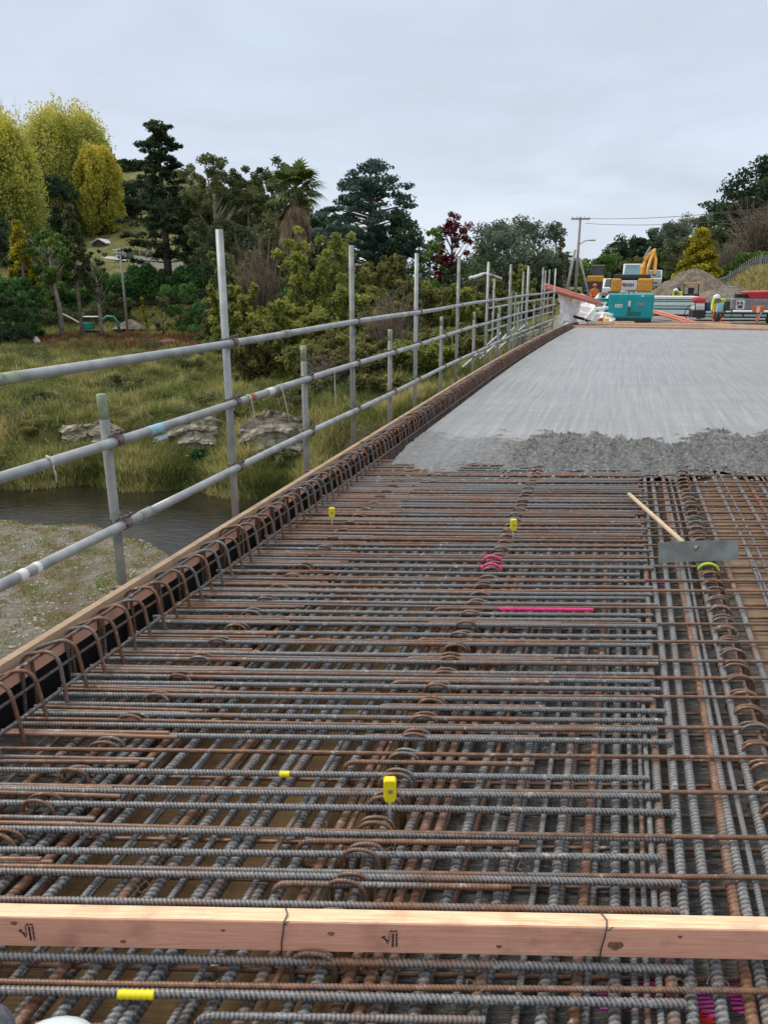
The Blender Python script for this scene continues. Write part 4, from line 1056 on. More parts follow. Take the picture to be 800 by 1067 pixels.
# left middle
T('golden_conifer', 'small golden topped conifer on the left', 25, 66, 232, 30, 'cone', 'gold', 30, k=26, per=36, leaf=.2, low=.45, bark='bark_pale', tr=.2)
T('dark_tree', 'dark trunked evergreen under the golden topped conifer', 24, 67, 262, 34, 'round', 'dark', 31, k=40, per=90, leaf=.22, low=.45)
T('cabbage_tree', 'mid green shaggy tree right of the golden topped conifer', 58, 66, 238, 42, 'gum', 'green', 32, k=60, per=60, leaf=.26, low=.5, bark='bark_pale', tr=.2, lean=-.6)
T('conical_tree', 'olive pointed tree in front of the white garage', 80, 68, 216, 34, 'cone', 'gum', 33, k=30, per=50, leaf=.24, low=.42, bark='bark_pale', tr=.18)
T('slender_tree', 'slender leafy tree just left of the utility pole', 100, 68, 258, 26, 'gum', 'gum', 34, k=36, per=60, leaf=.2, low=.42, bark='bark_pale', tr=.15)
T('dark_tree', 'big dark tree at the left picture edge, in front of the poplar', -8, 72, 200, 60, 'round', 'dark', 35, k=90, per=100, leaf=.28, low=.02)
T('dark_tree', 'lower dark tree at the left picture edge beside the white bag', 4, 62, 292, 54, 'round', 'hedge', 36, k=60, per=100, leaf=.22, low=.02)
T('leafy_bush', 'grey green bush behind the golden topped conifer', 30, 90, 235, 46, 'round', 'greygreen', 37, k=40, per=70, leaf=.3, low=.02)
T('yellow_bush', 'small yellow bush right of the utility pole', 150, 76, 300, 16, 'sapling', 'gold', 38, k=24, per=20, leaf=.14, tr=.06, cat='bush')
T('leafy_bush', 'round olive bush right of the small yellow bush', 166, 70, 308, 24, 'round', 'gum', 39, k=26, per=50, leaf=.16, low=.02, cat='bush')
T('autumn_bush', 'yellow brown bushes beside the driveway', 150, 112, 240, 30, 'round', 'willow_dull', 40, k=30, per=50, leaf=.3, low=.02, cat='bush')
T('leafy_bush', 'pale bush by the driveway right of the conifer trunk', 200, 112, 246, 30, 'round', 'green', 41, k=30, per=50, leaf=.3, low=.02, cat='bush')
T('leafy_bush', 'green bush left of the driveway under the poplars', 52, 108, 236, 40, 'round', 'green', 42, k=30, per=60, leaf=.3, low=.02, cat='bush')
# middle saplings along the bank
S = [(252, 42, 248, 78, 'willow_dull', 'dull yellow green sapling clump behind the first tall post'), (246, 38, 285, 74, 'willow', 'low yellow green sapling clump right of the first tall post'),
     (335, 37, 224, 96, 'willow', 'tall yellow green sapling clump right of the palm trunk'), (300, 33, 300, 80, 'willow', 'bright yellow green saplings in front of the palm'),
     (372, 31, 285, 84, 'willow', 'bright yellow green saplings behind the second tall post'), (402, 40, 250, 70, 'willow_dull', 'dull sapling clump under the cedar'),
     (432, 36, 285, 80, 'willow_dull', 'dull brown green saplings behind the third tall post'), (468, 40, 288, 70, 'willow', 'yellowish saplings right of the third tall post'),
     (505, 44, 282, 66, 'willow_dull', 'dull sapling clump far along the rail'), (542, 50, 268, 40, 'willow', 'pointed yellow green sapling clump below the big grey green tree'),
     (560, 46, 300, 50, 'willow_dull', 'low dull saplings near the end of the rail'), (352, 29, 345, 110, 'willow_dull', 'low brushy saplings on the bank below the tall clump'),
     (455, 31, 340, 100, 'willow_dull', 'low brushy saplings on the bank beside the third tall post'), (262, 31, 330, 60, 'willow_dull', 'low brush at the bank top by the first tall post'),
     (405, 27.5, 375, 90, 'gum', 'low dark brush on the river bank near the rails'), (510, 35, 335, 70, 'gum', 'low dark brush on the bank far along the rail'),
     (322, 29, 352, 70, 'willow', 'low fresh green brush right of the second short post'), (385, 27, 350, 90, 'willow_dull', 'brush on the bank right behind the second tall post'), (432, 27.5, 352, 90, 'willow', 'light green brush on the bank by the third tall post'),
     (475, 29, 338, 80, 'willow_dull', 'brush on the bank behind the fourth tall post'), (395, 25.2, 392, 70, 'willow_dull', 'lowest brush on the bank near the deck edge'), (286, 36, 318, 66, 'willow', 'fresh green sapling clump below the bare twiggy shrub')]
for q, (x, Y, yt, w, mt, lb) in enumerate(S):
    T('sapling_clump', lb, x, Y, yt, w, 'sapling', mt, 50+q, k=240 if w > 70 else 170, per=44, leaf=.14 if Y < 38 else .17, tr=.10, cat='shrub', bark='twig')
T('bare_shrub', 'bare twiggy shrub above the dull saplings left of the palm trunk', 268, 40, 240, 60, 'bare', None, 80, k=90, bark='twig', tr=.1, cat='shrub')
T('bare_shrub', 'bare twiggy shrub on the bank in the middle', 405, 29, 300, 80, 'bare', None, 81, k=90, bark='twig', tr=.07, cat='shrub')
T('bare_shrub', 'bare twiggy shrub at the bank foot by the second tall post', 345, 26.5, 370, 90, 'bare', None, 82, k=90, bark='twig', tr=.06, cat='shrub')
T('evergreen_shrub', 'dark green shrub behind the palm trunk', 318, 45, 285, 70, 'round', 'hedge', 83, k=60, per=70, leaf=.16, low=.02, cat='shrub')
T('evergreen_shrub', 'dark green shrub behind the third tall post', 430, 46, 290, 80, 'round', 'hedge', 84, k=60, per=70, leaf=.16, low=.02, cat='shrub')
T('evergreen_shrub', 'dark shrub mass far along the rail', 500, 52, 290, 90, 'round', 'dark', 85, k=60, per=80, leaf=.2, low=.02, cat='shrub')
T('glossy_shrub', 'glossy green shrub at the water edge of the far bank', 200, 23.2, 470, 42, 'round', 'fern', 86, k=26, per=60, leaf=.16, low=.02, tr=.03, cat='shrub')
T('glossy_shrub', 'small dark green shrub on the bank right of the first tall post', 258, 24.2, 447, 20, 'round', 'fern', 87, k=14, per=40, leaf=.12, low=.02, tr=.03, cat='shrub')
T('glossy_shrub', 'low green bush in the pasture above the top rail', 265, 48, 338, 40, 'round', 'hedge', 88, k=26, per=50, leaf=.16, low=.02, tr=.03, cat='shrub')
# palm
def palm():
    Y = 48; p = tpos(310, Y); top = at(310, 200, Y).z; h = top-p[2]; g = random.Random(4)
    t = thing('palm_tree', 'tall fan palm with a skirt of dead fronds', 'palm', p)
    mb = MB(); mb.tube([(0, 0, -.3), (.05, 0, h*.3), (0, 0, h*.65), (-.05, 0, h)], [.34, .30, .27, .24], 12)
    for z in np.arange(.2, h*.85, .22): mb.tube([(0, 0, z), (0, 0, z+.05)], .36-.08*z/h, 10)
    part('trunk', mb, M['bark_pale'], t, local=True, smooth=False)
    def fan(mb, c, d, L_, n=11, sp=1.0, droop=.3):
        d = d.normalized(); side = d.cross(Vector((0, 0, 1))); side = side.normalized() if side.length > .01 else Vector((1, 0, 0))
        up = side.cross(d); hub = c+d*L_*.45
        mb.tube([c, hub], .03, 4)
        for i in range(n):
            a = (i/(n-1)-.5)*2.6*sp; dd = (d*math.cos(a)+side*math.sin(a)).normalized(); ln = L_*.62*(1-.25*abs(a)/1.3)
            tip = hub+dd*ln+Vector((0, 0, -droop*ln)); mid = hub+dd*ln*.55+up*.05; pr = dd.cross(up).normalized()*ln*.075
            mb.add([hub, mid+pr, tip, mid-pr], [(0, 1, 2, 3)])
    gm, dm = MB(), MB()
    for i in range(46):
        a = g.uniform(0, 6.28); el = g.uniform(-.35, 1.3); d = Vector((math.cos(a)*math.cos(el), math.sin(a)*math.cos(el), math.sin(el)))
        fan(gm, Vector((0, 0, h+g.uniform(-.3, .2))), d, g.uniform(1.5, 2.1), droop=.25)
    for i in range(60):
        a = g.uniform(0, 6.28); el = g.uniform(-1.45, -.75); d = Vector((math.cos(a)*math.cos(el), math.sin(a)*math.cos(el), math.sin(el)))
        fan(dm, Vector((math.cos(a)*.2, math.sin(a)*.2, h-g.uniform(.1, 2.0))), d, g.uniform(1.1, 1.7), 7, .6, .3)
    for nm, m_, mt in (('crown', gm, 'palm'), ('frond_skirt', dm, 'thatch')):
        me = m_.mesh(nm); at_ = me.attributes.new('tint', 'FLOAT', 'POINT'); at_.data.foreach_set('value', np.random.default_rng(3).uniform(0, 1, len(me.vertices)).astype(np.float32)); link(nm, me, L[mt], t)
palm()
# right side
T('dark_tree', 'dark spreading tree beyond the loader', 650, 120, 246, 52, 'round', 'dark', 90, k=80, per=110, leaf=.4, low=.05)
T('green_tree', 'bright green rounded tree behind the loader', 622, 100, 266, 50, 'round', 'green', 91, k=60, per=80, leaf=.32, low=.03)
T('dark_tree', 'dark tree behind the excavator boom', 678, 125, 240, 40, 'round', 'dark', 92, k=60, per=70, leaf=.4, low=.03)
T('grey_leaved_tree', 'grey green tree left of the golden conifer', 697, 115, 228, 44, 'round', 'greygreen', 93, k=70, per=70, leaf=.36, low=.03)
T('dark_tree', 'olive dark tree immediately left of the golden conifer', 706, 95, 246, 44, 'round', 'gum', 94, k=60, per=80, leaf=.3, low=.03)
T('golden_conifer', 'large golden conifer on the bank at right', 726, 72, 241, 54, 'cone', 'gold', 95, k=34, per=56, leaf=.24, low=.02)
T('dark_tree', 'dark tree on the hill behind the golden conifer', 735, 130, 222, 52, 'round', 'gum', 96, k=70, per=80, leaf=.4, low=.03)
T('green_tree', 'green and yellow tree right behind the golden conifer', 740, 110, 236, 40, 'round', 'green', 97, k=50, per=70, leaf=.34, low=.03)
T('conifer_tree', 'huge dark conifer at the upper right', 796, 95, 160, 124, 'spread', 'dark', 98, k=230, per=90, leaf=.38, low=.12, tr=.5)
T('conifer_tree', 'dark evergreen below the huge conifer at the right edge', 806, 92, 205, 84, 'round', 'dark', 99, k=80, per=90, leaf=.36, low=.03)
T('bare_tree', 'grey brown bare tree in front of the huge dark conifer', 790, 84, 212, 84, 'bare', None, 100, k=200, bark='twig', tr=.22)
T('grey_shrub', 'low grey brown scrub between golden conifer and hedge', 758, 80, 246, 44, 'bare', None, 101, k=120, bark='twig', tr=.12, cat='shrub')
T('dark_tree', 'low dark shrubs on the bank right of the golden conifer', 752, 86, 250, 46, 'round', 'gum', 102, k=40, per=80, leaf=.28, low=.02)
T('dark_tree', 'dark trees on the hill crest left of the huge conifer', 762, 135, 214, 46, 'round', 'dark', 103, k=50, per=80, leaf=.4, low=.03)
for q, (x, Y, yt, w, mt) in enumerate(((640, 170, 262, 40, 'gum'), (668, 165, 256, 44, 'dark'), (600, 165, 276, 34, 'gum'), (570, 120, 262, 60, 'dark'), (500, 130, 262, 90, 'gum'), (420, 130, 250, 90, 'dark'), (340, 130, 232, 90, 'gum'), (250, 125, 222, 90, 'dark'), (205, 150, 232, 80, 'dark'))):
    T('distant_tree', 'distant tree filling the skyline ' + ['right of the power pole', 'behind the excavator boom', 'just right of the power pole base', 'behind the end of the rail', 'behind the red leaved tree', 'behind the cedar', 'between palm and cedar', 'behind the gum trees', 'right of the layered conifer'][q], x, Y, yt, w, 'round', mt, 120+q, k=60, per=70, leaf=.5, low=.02)

for q, (x, Y, yt, w, mt) in enumerate(((212, 96, 196, 50, 'gum'), (240, 98, 190, 60, 'gum'), (272, 100, 196, 60, 'dark'), (305, 92, 206, 60, 'gum'), (333, 90, 214, 50, 'dark'), (132, 150, 200, 34, 'dark'), (178, 152, 205, 44, 'dark'))):
    T('evergreen_tree', 'evergreen tree in the second row on the slope, ' + ['just right of the layered conifer', 'behind the open crowned gum', 'behind the second gum tree', 'behind the palm crown', 'right behind the palm', 'far up left of the layered conifer', 'far up behind the layered conifer'][q], x, Y, yt, w, 'round', mt, 140+q, k=70, per=120, leaf=.36, low=.05)
for q, (x, Y, yt, w, mt) in enumerate(((-6, 58, 300, 50, 'dark'), (22, 64, 290, 40, 'hedge'), (50, 84, 285, 44, 'green'), (84, 84, 296, 36, 'hedge'), (120, 82, 306, 30, 'gum'), (185, 80, 292, 44, 'hedge'), (212, 62, 310, 44, 'hedge'), (225, 50, 320, 36, 'gum'))):
    T('bush', 'dense bush below the slope hedge, ' + ['at the left picture edge', 'beside the dark trees at left', 'behind the shaggy tree', 'behind the pointed tree', 'at the foot of the pasture pole', 'right of the olive bush', 'left of the first tall post', 'just behind the first tall post'][q], x, Y, yt, w, 'round', mt, 160+q, k=40, per=110, leaf=.2, low=.02, cat='bush')
for q, (x, Y, yt, w, mt) in enumerate(((30, 27, 410, 44, 'gum'), (148, 26, 425, 40, 'willow_dull'), (120, 31, 392, 50, 'gum'), (205, 27, 412, 44, 'gum'), (60, 36, 378, 44, 'willow_dull'), (190, 40, 362, 40, 'gum'), (118, 24.2, 452, 34, 'gum'), (240, 24.4, 430, 40, 'willow_dull'), (300, 25, 405, 50, 'gum'), (15, 24.5, 440, 40, 'willow_dull'), (290, 22.2, 470, 44, 'gum'), (345, 25.5, 395, 60, 'gum'), (155, 48, 352, 40, 'gum'), (85, 52, 352, 50, 'willow_dull'), (20, 44, 360, 50, 'gum'))):
    T('low_shrub', 'low straggly pasture shrub, ' + ['at the left picture edge beyond the river', 'between nearest short post and first tall post', 'above the layered rock by the nearest short post', 'above the broad pale rock face', 'under the top rail at the left', 'seen just above the top rail by the first tall post', 'right beside the leftmost rock outcrop', 'right of the first tall post on the bank edge', 'above the long brown rock face', 'near the water at the left picture edge', 'at the foot of the long brown rock face', 'below the saplings by the second tall post', 'in front of the pale soil heap', 'before the small digger', 'left of the small digger'][q], x, Y, yt, w, 'round', mt, 180+q, k=30, per=70, leaf=.085, low=.0, tr=.03, cat='bush')
for q, (x, Y, yt, w, mt) in enumerate(((684, 140, 240, 50, 'greygreen'), (712, 138, 226, 50, 'greygreen'), (745, 150, 214, 56, 'gum'), (770, 150, 206, 50, 'green'), (690, 105, 258, 36, 'gum'), (760, 112, 232, 60, 'gum'), (655, 135, 262, 40, 'green'), (664, 112, 268, 36, 'gum'), (778, 100, 240, 60, 'greygreen'))):
    T('hillside_tree', 'hillside tree at the right, ' + ['left shoulder of the slope, pale grey green', 'grey green on the skyline left of the golden conifer', 'on the skyline above the golden conifer', 'green one on the skyline left of the huge conifer', 'low and dark behind the spoil heap', 'between golden conifer and huge conifer', 'green one behind the excavator', 'dark one just right of the excavator boom', 'grey green one under the bare tree'][q], x, Y, yt, w, 'round', mt, 210+q, k=80, per=110, leaf=.36, low=.02)
def hedge(label, pts, h, dep, mat, seed, n=9000, leaf=.28, _=0):
    g = np.random.default_rng(seed); P0 = np.array(pts, float); seg = np.linalg.norm(np.diff(P0, axis=0), axis=1); d = np.r_[0, np.cumsum(seg)]
    s = g.uniform(0, d[-1], n); c = np.stack([np.interp(s, d, P0[:, q]) for q in range(2)], -1)
    hh = h*(0.86+.14*np.sin(s*1.1)+.08*np.sin(s*3.7)); a = g.uniform(0, np.pi, n); r = g.uniform(.75, 1.03, n)
    y = np.cos(a)*dep/2*r; z = hh*np.sin(a)**.5*r
    Z = hgt(c[:, 0], c[:, 1])
    P = np.stack([c[:, 0]+g.normal(0, .1, n), c[:, 1]+y, Z+z], -1)
    tint = np.clip(.35+.3*np.sin(s*.9+z*2)+g.normal(0, .2, n), 0, 1)
    t = thing('hedge', label, 'hedge', (P0[0, 0], P0[0, 1], 0))
    P = P-np.array(t.location); link('foliage', leaf_mesh('hedge', P, leaf, tint, g), L[mat], t)
    mb = MB(); pp = [Vector((np.interp(q, d, P0[:, 0]), np.interp(q, d, P0[:, 1]), 0)) for q in np.linspace(0, d[-1], 30)]
    for q in pp: q.z = gz(q.x, q.y)-.2
    for q in range(len(pp)-1):
        a0, a1 = pp[q], pp[q+1]; e = Vector((0, dep*.3, 0)); f = Vector((0, 0, h*.72)); mb.hexa([a0-e, a1-e, a1+e, a0+e], [a0-e+f, a1-e+f, a1+e+f, a0+e+f])
    part('stems', mb, M['bark'], t)
    return t
def hx(x, Y): return (at(x, 290, Y).x, Y)
hedge('long deep green hedge across the slope behind the teal digger', [hx(-30, 88), hx(60, 88), hx(140, 90), hx(222, 92)], 4.0, 5, 'hedge', 1, 34000, .34)
hedge('clipped green hedge above the fence at the right', [hx(745, 76), hx(780, 74), hx(860, 70)], 2.3, 2, 'green', 2, 9000, .2)
hedge('low dark scrub line behind the pasture on the left', [hx(20, 80), hx(80, 82), hx(130, 82)], 1.6, 3, 'gum', 3, 5000, .22)

# grasses: one object per kind of ground cover
def blades(name, label, X, Y, hgtm, mat, seed, tint, width=.03, per=4, spread=.12, zoff=0.0):
    g = np.random.default_rng(seed); n = len(X); X = np.repeat(X, per)+g.normal(0, spread, n*per); Y = np.repeat(Y, per)+g.normal(0, spread, n*per)
    Z = hgt(X, Y)-.02+zoff; N_ = n*per
    h = np.repeat(hgtm, per)*g.uniform(.4, 1.6, N_); a = g.uniform(0, 6.28, N_); ln = g.uniform(.15, .7, N_)*h
    w = width*(1+Y/40)*g.uniform(.7, 1.4, N_); pa = g.uniform(0, 6.28, N_)
    B0 = np.stack([X-np.cos(pa)*w, Y-np.sin(pa)*w, Z], -1); B1 = np.stack([X+np.cos(pa)*w, Y+np.sin(pa)*w, Z], -1)
    Tp = np.stack([X+np.cos(a)*ln, Y+np.sin(a)*ln, Z+h], -1)
    V = np.stack([B0, B1, Tp], 1).reshape(-1, 3).astype(np.float32)
    me = bpy.data.meshes.new(name); me.vertices.add(3*N_); me.vertices.foreach_set('co', V.ravel())
    me.loops.add(3*N_); me.loops.foreach_set('vertex_index', np.arange(3*N_, dtype=np.int32))
    me.polygons.add(N_); me.polygons.foreach_set('loop_start', np.arange(0, 3*N_, 3, dtype=np.int32)); me.update(calc_edges=True); me.validate()
    at_ = me.attributes.new('tint', 'FLOAT', 'POINT'); at_.data.foreach_set('value', np.repeat(np.clip(np.repeat(tint, per)+g.normal(0, .15, N_), 0, 1), 3).astype(np.float32))
    o = link(name, me, L[mat]); tag(o, label, 'grass', kind='stuff'); return o
g = np.random.default_rng(77)
def wedge(n, Ya, Yb, xa, xb, power=1.0):
    Y = Ya+(Yb-Ya)*g.uniform(0, 1, n)**power; x = g.uniform(xa, xb, n)
    X = (x-400)/801*(Y*math.cos(PITCH)+1.5); return X, Y
def rockmask(X, Y):
    m = np.zeros(len(X), bool)
    for x0, x1, Yr in ((72, 104, 24.2), (182, 226, 23.8), (270, 336, 22.7), (350, 430, 23.5)):
        px_ = 400+801*X/(Y*math.cos(PITCH)+1.5); m |= (px_ > x0)&(px_ < x1)&(Y > Yr-.7)&(Y < Yr+.35)&(np.sin(X*9+Y*5) > -.75)
    return m
X, Y = wedge(110000, 22.0, 50, -60, 560, 1.25)
F_ = np.interp(X, FX, FY)+.2; k = (Y > F_)&~rockmask(X, Y); X, Y = X[k], Y[k]
dn = fbm(X, Y, 5, 91, 3); k = dn+g.uniform(-.9, .9, len(X)) > -.55; X, Y, dn = X[k], Y[k], dn[k]
cl = fbm(X, Y, 2.2, 95, 2)
blades('pasture_grass', 'rank yellow green grass covering the far bank and pasture', X, Y, .10+.20*np.clip(cl, 0, 1.5)+.04*g.uniform(0, 1, len(X)), 'grass', 5, .42+.26*dn+.2*cl+.22*fbm(X, Y, .9, 96, 2), .009, 6)
X, Y = wedge(26000, 50, 88, -60, 330)
dn = fbm(X, Y, 6, 92, 3); k = X*SA*0+X*CA-Y*SA < -8; X, Y, dn = X[k], Y[k], dn[k]
blades('pasture_grass', 'grass of the distant pasture in front of the hedge', X, Y, np.full(len(X), .30), 'grass', 6, .45+.2*dn, .016, 4, .25)
X, Y = wedge(9000, 52, 71, 25, 250)
dn = fbm(X, Y, 4, 93, 2)+.8*np.exp(-((Y-68)/4.5)**2)-.4; k = dn > .25; X, Y = X[k], Y[k]
blades('dock_weeds', 'red brown patches of dock weeds in the pasture', X, Y, np.full(len(X), .45), 'dock', 7, g.uniform(.2, .9, len(X)), .03, 5, .3)
X, Y = wedge(9000, 8, 22, -80, 260)
k = (Y < np.interp(X, NX, NY)-.2); X, Y = X[k], Y[k]; dn = fbm(X, Y, 1.2, 94, 3)+1.6*sst(12.5, 9.5, Y+.35*(X+6)); k = dn > .75; X, Y = X[k], Y[k]
blades('moss_weeds', 'low green and yellow weeds on the gravel bar', X, Y, np.full(len(X), .05), 'green', 8, g.uniform(.5, 1, len(X)), .012, 8, .10)
X, Y = wedge(16000, 12, 20, -80, 230)
k = (Y < np.interp(X, NX, NY)-.1); X, Y = X[k], Y[k]; dn = fbm(X, Y, .8, 97, 3); k = dn > .15; X, Y = X[k], Y[k]
blades('dead_stubble', 'brown dead weed stubble on the gravel bar', X, Y, np.full(len(X), .06), 'drygrass', 12, g.uniform(0, .6, len(X)), .008, 4, .06)
X, Y = wedge(9000, 48, 66, 700, 900)
k = (X-.42*Y+1 > .6); X, Y = X[k], Y[k]
blades('bank_grass', 'tall dry yellow grass on the bank below the fence at right', X, Y, np.full(len(X), .42), 'drygrass', 9, g.uniform(0, 1, len(X)), .035, 5, .3)
# bushy weeds in the pasture and on the bank
def weeds(name, label, n, Ya, Yb, xa, xb, mat, seed, rad, leaf, per, thr):
    g_ = np.random.default_rng(seed); Y = Ya+(Yb-Ya)*g_.uniform(0, 1, n)**1.3; x = g_.uniform(xa, xb, n); X = (x-400)/801*(Y*math.cos(PITCH)+1.5)
    F_ = np.interp(X, FX, FY)+.1; k = (Y > F_)&~rockmask(X, Y)&(fbm(X, Y, 7, seed, 3) > thr)&(X*CA-Y*SA < -9); X, Y = X[k], Y[k]
    C = np.stack([X, Y, hgt(X, Y)+rad*.25], -1); Rr = rad*g_.uniform(.5, 1.6, len(X))
    P, ti = clumps_to_points(C, Rr, per, g_, .65, shell=.6)
    o = link(name, leaf_mesh(name, P, leaf, ti, g_, 0, .3), L[mat]); tag(o, label, 'weeds', kind='stuff')
weeds('green_weeds', 'low green weed clumps scattered through the pasture and bank', 2600, 22.2, 74, -40, 480, 'green', 41, .34, .11, 42, -.25)
weeds('brown_weeds', 'dead brown weed clumps scattered through the pasture', 2000, 22.2, 74, -40, 500, 'thatch', 42, .34, .12, 38, -.1)
weeds('olive_weeds', 'olive brush clumps on the river bank', 1500, 22, 60, -40, 560, 'willow_dull', 43, .38, .11, 55, -.3)
# overhanging grass along the far water edge
X = g.uniform(-22, 3, 11000); Y = np.interp(X, FX, FY)+.25*np.sin(X*1.9)-.05+g.uniform(0, 1, len(X))**1.5*1.3
blades('bank_sedge', 'long green grass hanging over the far water edge', X, Y, np.full(len(X), .27), 'grass', 10, np.clip(.5+.35*np.sin(X*2.3)+g.normal(0, .15, len(X)), 0, 1), .012, 7, .10)
# pebbles
mb = MB(); g3 = random.Random(9)
for q in range(2600):
    y = g3.uniform(9, 19.5); x = g3.uniform(-13, -3)
    if y > np.interp(x, NX, NY)-.1: continue
    r = g3.uniform(.012, .045); z = gz(x, y) if q % 1 == 0 else 0
    mb.lathe((x, y, z), [(r*.5, -r*.4), (r, 0), (r*.7, r*.45)], 6)
o = link('pebbles', mb.mesh('pebbles', smooth=True), simple('river pebbles', (.42, .40, .36), (.16, .15, .13), 1.4, .85, detail=2)); tag(o, 'grey pebbles scattered on the gravel bar', 'pebbles', kind='stuff')

# rock outcrops in the bank
def rock_mat():
    m, nt, b = newmat('layered mudstone'); v = geo(nt, (1.2, 1.2, 9))
    n1 = noise(nt, v, 1.3, 6, .7, .6)
    c = ramp(nt, n1, [(.32, (.16, .125, .085)), (.48, (.42, .37, .29)), (.66, (.66, .61, .52))])
    c = mixc(nt, ramp(nt, noise(nt, geo(nt), 1.6, 5, .7), [(.5, (0, 0, 0)), (.62, (.85, .85, .85))]), c, (.08, .085, .03))
    nt.links.new(c, b.inputs['Base Color']); b.inputs['Roughness'].default_value = .95; bump(nt, b, n1, 1.0, .12); return m
M['rock'] = rock_mat()
def outcrop(x0, x1, ytop, ybot, Y, seed, label):
    a = at(x0, (ytop+ybot)/2, Y); b = at(x1, (ytop+ybot)/2, Y); zt = at(x0, ytop, Y).z; zb = at(x0, ybot, Y).z
    g = random.Random(seed); n = 26; m = 14; mb = MB(); dp = 1.2
    for i in range(n+1):
        for j in range(m+1):
            s = i/n; t_ = j/m; e = math.sin(math.pi*s)**.35*(.82+.18*math.sin(s*7+seed*2)); e = max(.05, e); zz = zb-.2+(zt-zb+.2)*t_*(.55+.45*e)+g.uniform(-.02, .02)
            bulge = -.15*e*math.sin(math.pi*min(1, t_*1.1))**.5-.12*((int(t_*6+.6*math.sin(s*5+seed)) % 2))-.12*math.sin(s*17+seed+t_*3)-g.uniform(0, .07)
            p = a.lerp(b, s); mb.v.append(Vector((p.x+g.uniform(-.04, .04), Y+bulge+t_*(0.35), zz)))
    for i in range(n):
        for j in range(m): q = i*(m+1)+j; mb.f.append((q, q+m+1, q+m+2, q+1))
    o0 = len(mb.v)
    for i in range(n+1): p = mb.v[i*(m+1)+m]; mb.v.append(Vector((p.x, p.y+dp, p.z-.25)))
    for i in range(n): mb.f.append((i*(m+1)+m, (i+1)*(m+1)+m, o0+i+1, o0+i))
    o = link('rock_outcrop', mb.mesh('rock'), M['rock']); tag(o, label, 'rock')
outcrop(50, 122, 439, 466, 24.2, 1, 'pale layered rock outcrop in the bank behind the nearest short post')
outcrop(158, 248, 434, 464, 23.8, 2, 'broad pale rock face in the bank left of the first tall post')
outcrop(246, 362, 428, 478, 22.7, 3, 'long brown layered rock face in the bank between first and second tall posts')
outcrop(325, 450, 418, 456, 23.5, 4, 'layered rock face in the bank behind the second tall post')
# driftwood sticks
mb = MB()
for q in range(26):
    x = g3.uniform(-14, -6); y = g3.uniform(23.6, 27); z = gz(x, y)+.12; a = g3.uniform(0, 6.28); l = g3.uniform(.3, .9)
    mb.tube([(x, y, z), (x+math.cos(a)*l*.5, y+math.sin(a)*l*.5, z+.12), (x+math.cos(a)*l, y+math.sin(a)*l, z+g3.uniform(-.05, .2))], .014, 5)
o = link('dead_sticks', mb.mesh('sticks'), M['twig']); tag(o, 'dead pale sticks lying in the bank grass', 'sticks', kind='stuff')

# ------------------------------------------------------------------ buildings, road and poles on the left
mb = MB(); pts = [(112, 266, 118), (150, 270, 112), (185, 277, 106), (222, 282, 100)]
prev = None
for x, y, Yd in pts:
    X = at(x, 290, Yd).x; z = gz(X, Yd)+.1; cur = (Vector((X, Yd-1.9, z-.12)), Vector((X, Yd+1.9, z+.2)))
    if prev: mb.add([prev[0], cur[0], cur[1], prev[1]], [(0, 1, 2, 3)])
    prev = cur
struct(link('road', mb.mesh('driveway'), simple('pale concrete drive', (.5, .49, .46), (.4, .39, .37), .5, .8)))
def lowwall():
    t = thing('retaining_wall', 'long low white wall beside the driveway', 'wall', at(140, 268, 105))
    mb = MB(); P = [(140, 266, 109), (175, 271, 105), (218, 277, 99)]
    for (x, y, Yd), (x2, y2, Y2) in zip(P, P[1:]):
        a = at(x, y, Yd); b = at(x2, y2, Y2); e = Vector((0, .15, 0)); d = Vector((0, 0, -1.4)); mb.hexa([a+d-e, b+d-e, b+d+e, a+d+e], [a-e, b-e, b+e, a+e])
    part('face', mb, simple('weathered white wall', (.62, .61, .57), (.45, .44, .41), 1, .8), t)
lowwall()
def house(x0, x1, yt, yb, Y, label, roofm, wallm, door=None, pitch=.35, dep=6, rz=0):
    a = at(x0, yb, Y); b = at(x1, yb, Y); zt = at(x0, yt, Y).z; w = b.x-a.x; z0 = gz((a.x+b.x)/2, Y)-.5; t = thing('house', label, 'building', ((a.x+b.x)/2, Y, z0), rz)
    H_ = zt-z0; we = H_-w*.5*pitch*.6
    part('wall', MB().prism([(-w/2, 0), (w/2, 0), (w/2, we), (0, H_-.06), (-w/2, we)], 0, dep), wallm, t, local=True)
    mb = MB()
    for s in (-1, 1):
        mb.hexa([Vector((0, -.4, H_-.04)), Vector((s*w*.56, -.4, we-.12)), Vector((s*w*.56, dep+.4, we-.12)), Vector((0, dep+.4, H_-.04))], [Vector((0, -.4, H_+.1)), Vector((s*w*.56, -.4, we+.02)), Vector((s*w*.56, dep+.4, we+.02)), Vector((0, dep+.4, H_+.1))])
    part('roof', mb, roofm, t, local=True)
    if door:
        d = part('door', MB().box((door[0]*w, -.03, we-door[2]/2-.15), (door[1]*w, .06, door[2])), M['glass'], t, local=True)
    wn = part('window', MB().box((-w*.3, -.03, we*.8), (w*.16, .05, .7)), M['glass'], t, local=True)
    part('frame', MB().box((-w*.3, -.02, we*.8), (w*.2, .04, .85)), M['white'], t, local=True) if False else None
    return t
grey_roof = simple('grey corrugated roof', (.30, .31, .32), (.22, .23, .24), 3, .5)
house(121, 148, 259, 272, 116, 'white garage with dark door at the head of the driveway', M['white'], M['white'], (.15, .5, 1.8), .12)
house(97, 111, 249, 260, 128, 'small white roofed building above the garage, under the poplars', M['white'], M['bark'], None, .9)
house(388, 436, 293, 312, 56, 'low house with grey gabled roof hidden behind the shrubs', grey_roof, M['bark_pale'], None, .5)
